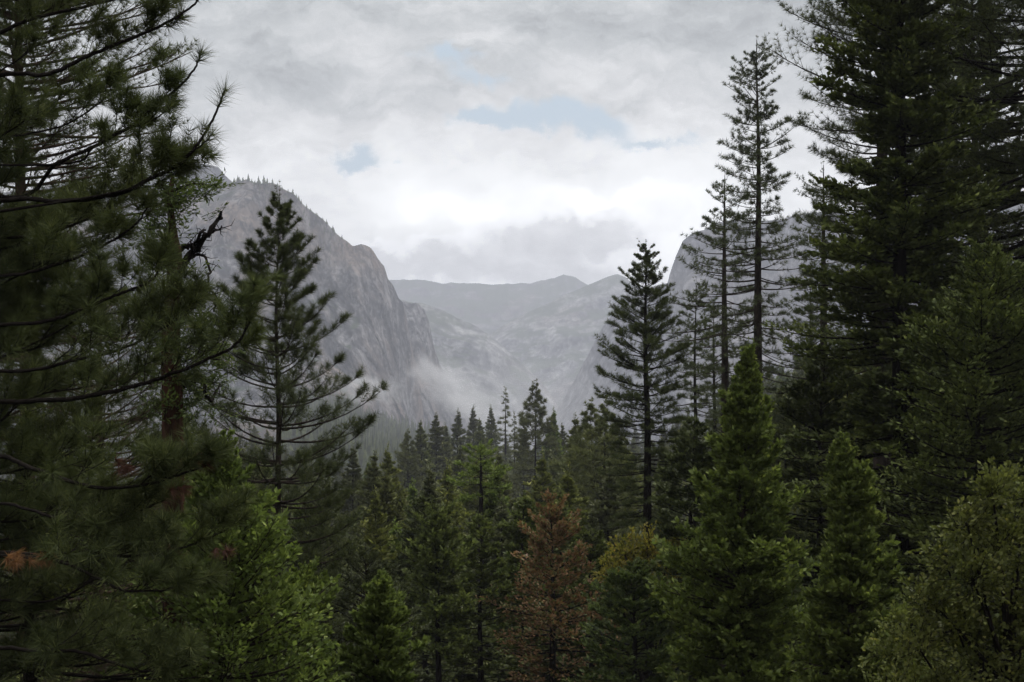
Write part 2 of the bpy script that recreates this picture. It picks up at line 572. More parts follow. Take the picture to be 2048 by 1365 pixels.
def massif(label, crest, depths, run, back, mat, nu=260, nv=90, amp=18.0, jag=5.0, seed=0, zbase=-24.0,
           prof=1.6, cell=70.0, vstretch=3.0, lean=0.0):
    """a mountain: a crest line with its rock face falling towards the valley, and its back slope"""
    px = np.array([c[0] for c in crest], float)
    py = np.array([c[1] for c in crest], float)
    dpx = np.array([d[0] for d in depths], float)
    dY = np.array([d[1] for d in depths], float)
    ln = np.concatenate([[0], np.cumsum(np.hypot(np.diff(px), np.diff(py)))])
    t = np.linspace(0, ln[-1], nu)
    cpx, cpy = np.interp(t, ln, px), np.interp(t, ln, py)
    cY = np.interp(cpx, dpx, dY)
    cx, cz = (cpx - 1024) / F * cY, (HOR - cpy) / F * cY
    cz = cz + jag * fbm(cx / (cell * 0.6), cY / cell, 0, 5, seed + 3) * np.clip((cz - zbase) / 120, 0, 1)
    rows_v = np.concatenate([np.linspace(0, 1, nv), 1 + np.linspace(0.04, 1, 14)])
    V = []
    h = np.maximum(cz - zbase, 2.0)
    for v in rows_v:
        if v <= 1:
            z = zbase + h * v
            off = run * (h / h.max()) ** 0.8 * (1 - v) ** prof
            x = cx + lean * off
            y = cY - off
            w = np.clip((1 - v) * 6, 0, 1) * np.clip(v * 8, 0, 1)
            d = amp * (fbm(x / cell, y / cell, z / (cell * vstretch), 6, seed, 0.55, ridged=True) +
                       BIGF * fbm(x / (cell * 1.9), y / (cell * 1.9), z / (cell * 8), 3, seed + 9, ridged=True))
            y = y - d * w
            x = x + 0.45 * amp * fbm(x / cell, z / cell, y / cell, 4, seed + 21) * w
        else:
            s = v - 1
            z = zbase + h * (1 - s ** 1.3)
            x = cx
            y = cY + back * s * (0.4 + 0.6 * h / h.max())
            z = z + 0.5 * jag * fbm(x / cell, y / cell, 0, 4, seed + 5) * min(1, s * 4) * (s < 0.95)
        V.append(np.stack([x, y, z], -1))
    CREST[label] = (cx, cY, cz)
    V = np.array(V)
    a = Acc()
    a.add(V.reshape(-1, 3), grid_faces(len(rows_v), nu), True)
    return mark(a.build('mountain', MATS[mat]), label, 'structure')


# left wall: high shoulder behind, main buttress, second buttress
massif('grey rock shoulder behind the tree-topped rim of the left cliff',
       [(-300, 420), (60, 380), (250, 352), (340, 345), (360, 331), (395, 327), (437, 333), (450, 348), (462, 362), (500, 400), (600, 520)],
       [(-300, 3000), (600, 3100)], 700, 900, 'granite_grey', seed=11, amp=22)
massif('huge grey granite cliff falling steeply to the right into mist',
       [(-250, 480), (60, 430), (280, 395), (400, 385), (455, 366), (490, 360), (545, 366), (585, 388), (615, 418), (648, 445), (672, 470),
        (690, 483), (706, 494), (722, 491), (740, 499), (756, 518), (768, 527), (776, 556), (788, 572), (797, 594), (806, 603), (812, 640),
        (822, 700), (832, 760), (842, 806), (850, 850), (858, 900)],
       [(-250, 2500), (300, 2300), (560, 2250), (700, 2330), (800, 2480), (860, 2620)], 620, 900, 'granite_cliff', nu=420, nv=150, seed=4, amp=44,
       jag=8, prof=1.9, cell=85, vstretch=2.6, lean=0.10)
massif('darker second granite buttress stepping down behind the main cliff',
       [(700, 590), (780, 592), (808, 601), (832, 606), (848, 620), (858, 648), (866, 690), (876, 722), (890, 756), (908, 790), (930, 822), (950, 850), (970, 900)],
       [(700, 2750), (830, 2800), (970, 2960)], 320, 700, 'granite_cliff', nu=260, nv=120, seed=8, amp=32, jag=12, prof=1.9, cell=70, lean=0.1)
# right wall
massif('pale purple-grey cliff behind the tall pines on the right',
       [(1180, 900), (1262, 800), (1310, 690), (1332, 600), (1342, 540), (1352, 512), (1366, 482), (1384, 466), (1408, 459), (1430, 446), (1470, 441), (1500, 446),
        (1560, 438), (1620, 428), (1700, 424), (1850, 400), (2100, 380), (2400, 360)],
       [(1180, 3300), (1340, 3200), (2400, 2900)], 520, 900, 'granite_grey', nu=340, nv=110, seed=31, amp=20, lean=-0.1)
massif('steep grey talus ridge on the right side of the gap',
       [(1040, 905), (1100, 846), (1118, 812), (1150, 760), (1180, 702), (1205, 655), (1232, 618), (1262, 596), (1300, 575), (1360, 560), (1500, 540)],
       [(1040, 3500), (1240, 3400), (1500, 3300)], 500, 700, 'granite_grey', nu=240, nv=100, seed=37, amp=24)
# far valley head
massif('dark forested far ridge lying just under the cloud bank',
       [(560, 600), (700, 575), (790, 561), (850, 563), (905, 569), (960, 567), (1030, 574), (1062, 571), (1085, 560), (1108, 552), (1128, 545), (1150, 554), (1180, 573),
        (1230, 590), (1400, 640)],
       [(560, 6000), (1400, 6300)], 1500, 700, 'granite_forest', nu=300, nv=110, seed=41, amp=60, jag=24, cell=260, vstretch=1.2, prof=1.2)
massif('pale rocky spur with a light bare crest running down leftwards',
       [(880, 760), (940, 706), (985, 668), (1030, 640), (1080, 615), (1130, 590), (1175, 570), (1205, 556), (1235, 549), (1252, 556), (1275, 575), (1330, 600), (1450, 640)],
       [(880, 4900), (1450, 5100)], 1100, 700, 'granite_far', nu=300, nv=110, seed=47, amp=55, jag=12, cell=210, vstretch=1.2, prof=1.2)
massif('hazy wooded spur descending from behind the left cliff',
       [(640, 560), (760, 590), (850, 612), (900, 632), (950, 655), (1000, 690), (1040, 722), (1080, 765), (1115, 812), (1150, 870)],
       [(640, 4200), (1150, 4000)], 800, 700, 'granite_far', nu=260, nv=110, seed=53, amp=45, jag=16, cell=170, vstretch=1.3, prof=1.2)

# ================================================================== tree building


def interp_prof(prof, Y):
    """[(photo row, half width in photo px)] -> crown radius as a function of height"""
    z = np.array([(HOR - p[0]) / F * Y for p in prof])
    r = np.array([p[1] / F * Y for p in prof])
    o = np.argsort(z)
    return z[o], r[o]


def conifer(rng, z0, z1, zc, radf, trunk_r, kind='pine', dz=0.4, nper=5, elev=(-5, 35), up=0.25, droop=0.0, gap=0.08,
            twigs=7, twl=0.42, nn=16, nl=0.18, nw=0.006, sec=3, leaf=(0.07, 0.03), nleaf=16, wob=0.05, inner=0.35, uptw=0.3,
            lump=0.25, e0=0.55, whorl=.3, dead_below=None, lean=(0, 0)):
    """wood and foliage of a conifer standing on its own origin: z0 ground, z1 tip, zc lowest live limb"""
    wood, fol = Acc(), Acc()
    H = z1 - z0
    zz = np.linspace(0, 1, 26)
    ax = np.stack([wob * fbm(zz * 3, 0, 0, 2, int(rng.integers(99))) * zz * 3 + lean[0] * zz ** 2 * H,
                   wob * fbm(zz * 3, 5, 0, 2, int(rng.integers(99))) * zz * 3 + lean[1] * zz ** 2 * H, z0 + zz * H], -1)
    ax[:, :2] -= ax[:1, :2]
    tr = trunk_r * np.maximum((1 - zz) ** 0.8, 0.03) * (1 + 0.5 * np.exp(-zz * H / 0.8))
    tube(wood, ax, tr, 9)
    T0, TD, TL, TS = [], [], [], []
    lump_s = int(rng.integers(1000))
    z = zc
    azo = rng.uniform(0, 6.28)
    while z < z1 - 0.022 * H:
        f = (z - z0) / H
        cen = np.array([np.interp(f, zz, ax[:, 0]), np.interp(f, zz, ax[:, 1]), z])
        trz = np.interp(f, zz, tr)
        t = (z - zc) / (z1 - zc)
        Rz = radf(z)
        n = max(2, int(round(nper * rng.uniform(0.75, 1.25))))
        for k in range(n):
            az = azo + k * 6.283 / n + rng.uniform(-.35, .35)
            if rng.random() < gap:
                continue
            L = Rz * rng.uniform(0.72, 1.08) * (1 + lump * vnoise(math.cos(az) * 1.3, math.sin(az) * 1.3, z * 1.1 / max(Rz, .3), lump_s))
            if L < 0.04:
                continue
            e = math.radians(elev[0] + (elev[1] - elev[0]) * t + rng.uniform(-9, 9))
            hd = np.array([math.cos(az), math.sin(az), 0])
            s = np.linspace(0, 1, 7)
            side = np.array([-hd[1], hd[0], 0]) * rng.uniform(-.12, .12) * L
            P = (cen + rng.uniform(-whorl, whorl) * dz * np.array([0, 0, 1]) + hd * (trz * 0.5 + L * math.cos(e) * s[:, None]) + side * (s ** 2)[:, None] +
                 np.array([0, 0, 1.0]) * (L * (math.sin(e) * s + up * s ** 2.4 - droop * s * (1.15 - s) * 1.5))[:, None])
            rb = min(trz * 0.45, 0.010 * L + 0.006)
            tube(wood, P, rb * (1 - 0.85 * s) + 0.002, 4)
            if dead_below is not None and z < dead_below and rng.random() < 0.75:
                continue
            tg = unit(np.gradient(P, axis=0))
            nt = max(2, int(round(twigs * rng.uniform(.8, 1.2) * min(1.0, 0.35 + L / max(radf(zc), .2)))))
            sp = np.sort(rng.uniform(inner, 1.0, nt))
            sgn = np.where(np.arange(nt) % 2, 1, -1)
            base = np.stack([np.interp(sp, s, P[:, i]) for i in range(3)], -1)
            td = unit(np.stack([np.interp(sp, s, tg[:, i]) for i in range(3)], -1))
            sd = np.cross(td, np.array([0, 0, 1.0]))
            d = unit(td * rng.uniform(.6, 1.0, (nt, 1)) + sd * (sgn * rng.uniform(.4, 1.0, nt))[:, None] + np.array([0, 0, 1.0]) * rng.uniform(-.15, .45, (nt, 1)))
            tl = L * twl * rng.uniform(.6, 1.1, nt) * (1.15 - 0.6 * (sp - inner) / (1 - inner))
            T0.append(base); TD.append(d); TL.append(tl)
            TS.append(np.full(nt + 1, min(1.0, .42 + .58 * (z1 - z) / (.16 * H))))
            # the limb's own leading shoot
            T0.append(P[5:6]); TD.append(unit(P[6:7] - P[5:6])); TL.append(np.array([np.linalg.norm(P[6] - P[5]) * 1.1]))
        azo += 0.9
        z += dz * rng.uniform(.8, 1.2) * (0.55 + 0.45 * (1 - t))
    # the leader
    zl = np.linspace(z1 - .075 * H, z1 - .012 * H, 7)
    T0.append(np.stack([np.interp((zl - z0) / H, zz, ax[:, 0]), np.interp((zl - z0) / H, zz, ax[:, 1]), zl], -1))
    TD.append(unit(rng.normal(size=(7, 3)) * .45 + np.array([0, 0, 1.0]))); TL.append(np.full(7, .022 * H)); TS.append(np.linspace(.7, .42, 7))
    T0.append(np.array([[ax[-1, 0], ax[-1, 1], z1 - 0.03 * H]])); TD.append(np.array([[0, 0, 1.0]])); TL.append(np.array([0.03 * H]))
    TS.append(np.array([.42]))
    T0, TD, TL, TS = np.concatenate(T0), np.concatenate(TD), np.concatenate(TL), np.concatenate(TS)
    dress(rng, wood, fol, T0, TD, TL, kind, nn, nl * TS, nw, sec, leaf, nleaf, uptw, e0=e0)
    return wood, fol


def dress(rng, wood, fol, T0, TD, TL, kind, nn=16, nl=.18, nw=.006, sec=3, leaf=(.07, .03), nleaf=16, uptw=.3, twig_r=None, e0=0.55):
    """put needles or leaves on twigs that start at T0, run along TD for TL and bend upward"""
    upv = np.array([0, 0, 1.0])
    mid = T0 + TD * (TL * .5)[:, None] + upv * (uptw * TL * .12)[:, None]
    tip = T0 + TD * TL[:, None] + upv * (uptw * TL * .5)[:, None]
    r = np.clip(TL * 0.012, .0015, .012) if twig_r is None else twig_r
    sticks(wood, T0, mid, r, r * .75)
    sticks(wood, mid, tip, r * .75, r * .4)
    d2 = unit(tip - mid)
    if kind == 'pine':
        for e in np.linspace(e0, 1.0, sec):
            a = (e - .5) * 2
            P = mid + (tip - mid) * a if a >= 0 else T0 + (mid - T0) * (e * 2)
            needles(fol, rng, P, d2, nn, nl, nw)
    else:
        n = nleaf
        e = np.tile(np.linspace(0.08, 1.0, n), len(T0)) + rng.uniform(-.05, .05, n * len(T0))
        i = np.repeat(np.arange(len(T0)), n)
        a = np.clip(e, 0, 1)[:, None]
        P = T0[i] * (1 - a) ** 2 + 2 * a * (1 - a) * mid[i] + tip[i] * a ** 2
        ax = unit(TD[i] * (1 - a) + d2[i] * a)
        sd = np.cross(ax, upv + 0.3 * rng.normal(size=ax.shape) * (1.0 if kind == 'fir' else 2.2))
        sd = unit(sd)
        sg = rng.choice([-1.0, 1.0], len(i))[:, None]
        out = rng.uniform(.2, 1.1, (len(i), 1))
        D = unit(ax + sd * sg * out)
        nrm = np.cross(ax, sd)
        # short side sprays stand off the twig
        P = P + sd * sg * (rng.uniform(0, .30, (len(i), 1)) * TL[i][:, None] * (1.1 - a))
        k = np.broadcast_to(nl / np.max(nl), (len(T0),))[i]
        leaves(fol, rng, P, D, nrm, leaf[0] * k, leaf[1] * k, 0.45)


def plant_tree(rng, name, label, cat, px, Y, prof, mat, bark_m='bark_dark', tr_px=6.0, zc_py=None, group=None, part='crown', ground=None, **kw):
    """a conifer standing Y metres away; its silhouette given as (row, half width) pairs from tip down"""
    x = (px - 1024) / F * Y
    g0 = float(gz(x, Y)) if ground is None else ground
    zz, rr = interp_prof(prof, Y)
    zt = zz[-1]
    zc = (HOR - zc_py) / F * Y if zc_py is not None else max(zz[0], g0 + 0.6)
    zc = max(zc, g0 + 0.5)
    root = thing(name, label, cat, (x, Y, g0), group)
    wood, fol = conifer(rng, 0.0, zt - g0, zc - g0, lambda z: float(np.interp(z + g0, zz, rr)), tr_px / F * Y * .5 * (zt - g0) / max(zt - zc, 1), **kw)
    wood.build('trunk', MATS[bark_m], root)
    fol.build(part, MATS[mat], root)
    return root


def broadleaf(rng, name, label, cat, px, Y, lobes, mat, dens=1.0, nlv=16, lsz=(.075, .05), tw=.4, group=None, bark_m='bark_dark', part='crown'):
    """a leafy tree: forked limbs reaching sprigs of leaves through an uneven crown; lobes = (px, py, radius px)"""
    x = (px - 1024) / F * Y
    g0 = float(gz(x, Y))
    org = np.array([x, Y, g0])
    root = thing(name, label, cat, org, group)
    wood, fol = Acc(), Acc()
    top = max((HOR - l[1]) / F * Y - g0 for l in lobes)
    tube(wood, [(0, 0, -.2), (.05, 0, top * .25), (0, .06, top * .5), (0.03, 0, top * .8)], np.array([.055, .045, .03, .010]) * max(top * .30, 1), 8)
    T0, TD, TL = [], [], []
    for lx, ly, lr in lobes:
        rad = lr / F * Y
        c = W(lx, ly, Y + rng.uniform(-.5, .5) * rad * 1.6) - org
        z0 = np.array([0, 0, min(top * .75, max(c[2] * rng.uniform(.4, .75), .2))])
        m1 = z0 * .5 + c * .5 + np.array([0, 0, .15 * rad])
        tt = np.linspace(0, 1, 7)[:, None]
        tube(wood, z0 * (1 - tt) ** 2 + 2 * tt * (1 - tt) * m1 + c * tt ** 2, np.linspace(.035, .01, 7) * max(top * .2, .6), 5)
        ns = int(dens * 38 * (rad / tw) ** 1.6) + 10
        u = unit(rng.normal(size=(ns, 3)) + np.array([0, 0, .25]))
        rr_ = rng.uniform(.15, 1.0, ns) ** .55 * (1 + .4 * vnoise(u[:, 0] * 2.5, u[:, 1] * 2.5, u[:, 2] * 2.5, int(rng.integers(999))))
        p = c + u * (rad * rr_)[:, None] * np.array([1, 1, .85])
        d = unit(u + rng.normal(size=(ns, 3)) * .5 + np.array([0, 0, .35]))
        T0.append(p - d * tw * .4); TD.append(d); TL.append(tw * rng.uniform(.5, 1.3, ns))
        k = rng.random(ns) < .5
        sticks(wood, np.repeat(c[None], k.sum(), 0), (p - d * tw * .4)[k], .006 * max(rad, .5), .003)
    T0, TD, TL = np.concatenate(T0), np.concatenate(TD), np.concatenate(TL)
    dress(rng, wood, fol, T0, TD, TL, 'leaf', leaf=lsz, nleaf=nlv, uptw=.15)
    wood.build('trunk', MATS[bark_m], root)
    fol.build(part, MATS[mat], root)
    return root


def copy_tree(root, loc, s, rz, label, group=None):
    r = root.copy(); C.objects.link(r)
    r.location, r.rotation_euler, r.scale = loc, (0, 0, rz), s
    r["label"] = label
    if group:
        r["group"] = group
    elif "group" in r:
        del r["group"]
    for ch in KIDS[root.name]:
        c = ch.copy(); C.objects.link(c); c.parent = r
    return r


KIDS = {}
rg = np.random.default_rng

# ------------------------------------------------------------------ near left: the big pine whose limbs cross the frame


def catmull(pts, n):
    p = np.asarray(pts, float)
    p = np.vstack([2 * p[0] - p[1], p, 2 * p[-1] - p[-2]])
    out = []
    for i in range(1, len(p) - 2):
        for t in np.linspace(0, 1, n, endpoint=False):
            a, b, c, d = p[i - 1:i + 3]
            out.append(.5 * (2 * b + (c - a) * t + (2 * a - 5 * b + 4 * c - d) * t * t + (3 * b - a - 3 * c + d) * t ** 3))
    out.append(p[-2])
    return np.array(out)


def near_pine():
    rng = rg(77)
    PX, Y0 = -330, 13.5
    x0 = (PX - 1024) / F * Y0
    g0 = float(gz(x0, Y0))
    org = np.array([x0, Y0, g0])
    root = thing('pine_tree', 'big long-needled pine at the left edge, long dark limbs sweeping in from outside the picture', 'tree', org)
    ztop = 9.5
    tk = Acc()
    zs = np.linspace(0, 1, 20)
    tube(tk, np.stack([.12 * np.sin(zs * 4), .1 * np.cos(zs * 3) - .1, zs * (ztop - g0)], -1), .34 * (1 - zs) ** .8 + .02, 12)
    tk.build('trunk', MATS['bark_pine'], root)

    def limb(pts, rb, ntw, twl, seedl, e_in=.22, e_out=.98, nn=17, sec=4, tip_n=0, upb=.35):
        r = rg(seedl)
        P = catmull(pts, 7)
        n = len(P)
        P[1:-1] += r.normal(size=(n - 2, 3)) * .003
        s = np.linspace(0, 1, n)
        wood, fol = Acc(), Acc()
        tube(wood, P, rb * .40 * (1 - .78 * s) + .0035, 7)
        tg = unit(np.gradient(P, axis=0))
        sp = np.sort(r.uniform(e_in, e_out, ntw))
        base = np.stack([np.interp(sp, s, P[:, i]) for i in range(3)], -1)
        td = unit(np.stack([np.interp(sp, s, tg[:, i]) for i in range(3)], -1))
        sd = unit(np.cross(td, np.array([0, 0, 1.0])))
        sg = np.where(np.arange(ntw) % 2, 1, -1) * r.uniform(.35, 1.1, ntw)
        d = unit(td * r.uniform(.5, 1.0, (ntw, 1)) + sd * sg[:, None] + np.array([0, 0, 1.0]) * (upb + r.uniform(-.45, .35, (ntw, 1))))
        L = twl * r.uniform(.45, 1.1, ntw) * (1.2 - .75 * sp)
        # second-order twigs
        m = 3
        i = np.repeat(np.arange(ntw), m)
        e = np.tile(np.array([.35, .6, .85]), ntw)
        b2 = base[i] + d[i] * (L[i] * e)[:, None] + np.array([0, 0, 1.0]) * (.4 * L[i] * .5 * e * e)[:, None]
        d2 = unit(d[i] + perp(r, d[i]) * r.uniform(.5, 1.0, (len(i), 1)) + np.array([0, 0, .4]))
        L2 = L[i] * r.uniform(.3, .55, len(i)) * (1.2 - .6 * e)
        T0, TD, TL = np.concatenate([base, b2]), np.concatenate([d, d2]), np.concatenate([L, L2])
        if not tip_n:
            T0 = np.concatenate([T0, P[-6:-5]]); TD = np.concatenate([TD, unit(P[-1:] - P[-6:-5])]); TL = np.append(TL, np.linalg.norm(P[-1] - P[-6]))
        dress(r, wood, fol, T0, TD, TL, 'pine', nn=nn, nl=.18, nw=.0058, sec=sec, uptw=.35, twig_r=.004, e0=.66)
        if tip_n:
            for q in range(5):
                needles(fol, r, P[-1 - q:len(P) - q], tg[-1 - q:len(P) - q], tip_n, .185, .0044, 18, 85)
        o = wood.build('limb', MATS['bark_dark'], root, tuple(-org))
        o.location = (0, 0, 0)
        for me in (o.data,):
            co = np.empty(len(me.vertices) * 3, np.float32); me.vertices.foreach_get('co', co)
            co = (co.reshape(-1, 3) - org).astype(np.float32); me.vertices.foreach_set('co', co.ravel())
        f = fol.build('needles', MATS['needles_pine'], o)
        me = f.data
        co = np.empty(len(me.vertices) * 3, np.float32); me.vertices.foreach_get('co', co)
        me.vertices.foreach_set('co', (co.reshape(-1, 3) - org).astype(np.float32).ravel())

    def on_trunk(z):
        t = (z - g0) / (ztop - g0)
        return np.array([x0 + .12 * math.sin(t * 4), Y0 + .1 * math.cos(t * 3) - .1, z])

    # limbs the photograph shows: (row at trunk, [(px, py, Y)...], radius, twigs, twig length)
    traced = [
        (470, [(0, 402, 13.0), (120, 403, 12.8), (235, 388, 12.6), (300, 358, 12.5), (350, 335, 12.4), (392, 295, 12.3), (425, 240, 12.3), (450, 182, 12.3)], .055, 14, .62, (.3, .62, 30)),
        (470, [(200, 392, 12.6), (300, 358, 12.5), (345, 335, 12.4), (385, 302, 12.3), (405, 290, 12.25), (424, 270, 12.2)], .02, 5, .4, (.3, .6, 24)),
        (470, [(200, 392, 12.6), (300, 358, 12.5), (342, 337, 12.4), (332, 312, 12.4), (326, 285, 12.4), (326, 256, 12.4)], .02, 5, .4, (.3, .6, 20)),
        (330, [(110, 330, 13.0), (190, 292, 12.7), (262, 254, 12.6), (298, 244, 12.6), (325, 228, 12.6), (350, 200, 12.6)], .02, 5, .4, (.3, .7, 24)),
        (870, [(-60, 812, 12.8), (60, 803, 12.4), (150, 797, 12.2), (255, 776, 12.0), (345, 748, 11.9), (418, 718, 11.9), (470, 690, 11.9), (502, 640, 11.9)], .06, 22, .85),
        (1000, [(-40, 915, 12.5), (60, 936, 12.0), (150, 966, 11.8), (215, 977, 11.7), (300, 968, 11.7), (365, 948, 11.7), (420, 930, 11.7)], .05, 20, .7),
        (1150, [(-40, 1108, 12.3), (95, 1113, 12.0), (160, 1102, 11.9), (250, 1113, 11.8), (330, 1104, 11.8), (390, 1088, 11.8), (450, 1062, 11.8)], .045, 18, .7),
        (1120, [(-30, 1112, 12.2), (110, 1122, 11.7), (170, 1145, 11.5), (240, 1178, 11.4), (310, 1182, 11.4), (380, 1176, 11.4)], .04, 18, .7),
        (330, [(20, 395, 13.6), (110, 330, 13.0), (190, 292, 12.7), (262, 252, 12.6), (318, 205, 12.5), (360, 172, 12.5), (388, 140, 12.5), (402, 106, 12.5)], .045, 12, .5, (.3, .66, 32)),
        (200, [(0, 150, 13.5), (90, 150, 13.0), (160, 120, 12.8), (225, 92, 12.7), (290, 66, 12.7), (340, 42, 12.7), (390, 8, 12.7), (420, -30, 12.7)], .05, 12, .5, (.3, .75, 30)),
        (80, [(-60, 80, 13.6), (60, 40, 13.2), (150, 18, 13.0), (240, -5, 12.9), (330, -50, 12.8)], .05, 14, .6),
        (700, [(-40, 655, 13.0), (80, 645, 12.6), (140, 628, 12.5), (205, 602, 12.4), (260, 580, 12.3), (310, 555, 12.3), (318, 500, 12.3)], .045, 18, .5),
        (620, [(-40, 560, 13.5), (60, 545, 13.0), (140, 520, 12.8), (210, 490, 12.7), (270, 450, 12.6), (305, 400, 12.6)], .04, 18, .5),
        (1350, [(-40, 1300, 12.0), (70, 1302, 11.8), (160, 1305, 11.6), (240, 1330, 11.5), (300, 1344, 11.5), (380, 1330, 11.5)], .045, 18, .7),
        (760, [(-40, 745, 12.6), (70, 740, 12.2), (150, 720, 12.1), (240, 700, 12.0), (330, 655, 12.0), (400, 610, 12.0)], .04, 20, .75),
        (1060, [(-40, 1010, 12.4), (60, 1020, 12.1), (130, 1045, 12.0), (190, 1052, 12.0), (260, 1030, 12.0), (330, 1000, 12.0)], .035, 18, .7),
        (520, [(-40, 480, 14.0), (80, 470, 13.6), (170, 440, 13.5), (240, 405, 13.4), (290, 355, 13.4)], .04, 18, .5),
    ]
    for k, (ty, pts, rb, ntw, twl, *tp) in enumerate(traced):
        tp = tp[0] if tp else None
        b = on_trunk((HOR - ty) / F * Y0)
        limb([b] + [W(*p) for p in pts], rb, ntw, twl, 300 + k, e_in=tp[0] if tp else .3, e_out=tp[1] if tp else .98, tip_n=tp[2] if tp else 0)
    # the limbs between them
    for k in range(44):
        z = rng.uniform(-3.6, 5.2)
        b = on_trunk(z)
        az = rng.uniform(-.05, 1.1)
        t = (z + 3.6) / 9
        L = rng.uniform(2.1, 3.3) * (1.08 - .40 * t)
        e = math.radians(-16 + 34 * t + rng.uniform(-8, 8))
        hd = np.array([math.cos(az), math.sin(az), 0])
        s = np.linspace(0, 1, 6)[:, None]
        P = b + hd * L * math.cos(e) * s + np.array([0, 0, 1.0]) * L * (math.sin(e) * s + .30 * s ** 2.5)
        P[1:] += rng.normal(size=(5, 3)) * .05
        limb(list(P), .038, 22, .72, 900 + k, e_in=.2, nn=14)
    # clumps of dead needles
    for px, py, Y, m, n, lab in ((30, 1112, 11.6, 'orange', 2, 'orange clump of dead needles'), (78, 1117, 11.6, 'orange', 3, 'orange clump of dead needles'),
                                 (242, 935, 11.7, 'rust', 2, 'rusty clump of dead needles'), (402, 925, 11.7, 'rust', 2, 'rusty clump of dead needles'),
                                 (358, 975, 11.7, 'rust', 2, 'dark red clump of dead needles'), (447, 1108, 11.6, 'rust', 1, 'rusty clump of dead needles')):
        a = Acc()
        P = W(px, py, Y) - org + rng.normal(size=(n * 3, 3)) * .035
        needles(a, rng, P, unit(np.tile([[.6, -.2, -.5]], (len(P), 1)) + rng.normal(size=P.shape) * .4), 40, .12, .006, 10, 80, .5)
        o = a.build('dead_needles', MATS[m], root)
        o['label'] = lab


near_pine()

# ------------------------------------------------------------------ left group
plant_tree(rg(5), 'pine_tree', 'dense pine behind the big near pine, leafy right edge against grey sky', 'tree', 50, 21,
           [(-420, 20), (-200, 150), (0, 240), (120, 255), (250, 250), (350, 230), (500, 230), (700, 240), (1000, 260), (1500, 270)], 'needles_dark', 'bark_pine',
           tr_px=30, zc_py=1000, kind='pine', dz=.25, nper=7, elev=(-8, 25), up=.14, twigs=15, twl=.30, nn=16, nl=.12, nw=.008, sec=3, lump=.5, gap=.06, inner=.12, whorl=.6)
plant_tree(rg(15), 'pine_tree', 'shaded pine filling the lower left behind the near limbs', 'tree', 200, 19,
           [(560, 10), (700, 120), (850, 190), (1000, 220), (1200, 240), (1500, 250)], 'needles_pine', 'bark_pine',
           tr_px=30, zc_py=1400, kind='pine', dz=.30, nper=6, elev=(-12, 25), up=.2, twigs=10, twl=.4, nn=20, nl=.16, nw=.007, sec=2, lump=.3)
plant_tree(rg(16), 'fir_tree', 'dark fir low in the bottom left corner under the near pine', 'tree', 60, 15.5,
           [(800, 10), (950, 130), (1150, 240), (1400, 300)], 'fir', 'bark_dark',
           tr_px=30, zc_py=1500, kind='fir', dz=.25, nper=6, elev=(-15, 25), up=.1, twigs=14, twl=.4, leaf=(.06, .02), nleaf=14)


plant_tree(rg(17), 'fir_tree', 'deeply shaded fir in the lower left behind the near pine and the corner fir', 'tree', 95, 24,
           [(930, 10), (1020, 110), (1150, 190), (1400, 230)], 'needles_dark', 'bark_dark',
           tr_px=24, kind='fir', dz=.25, nper=6, elev=(-12, 30), up=.1, twigs=13, twl=.4, leaf=(.10, .05), nleaf=12, inner=.15)


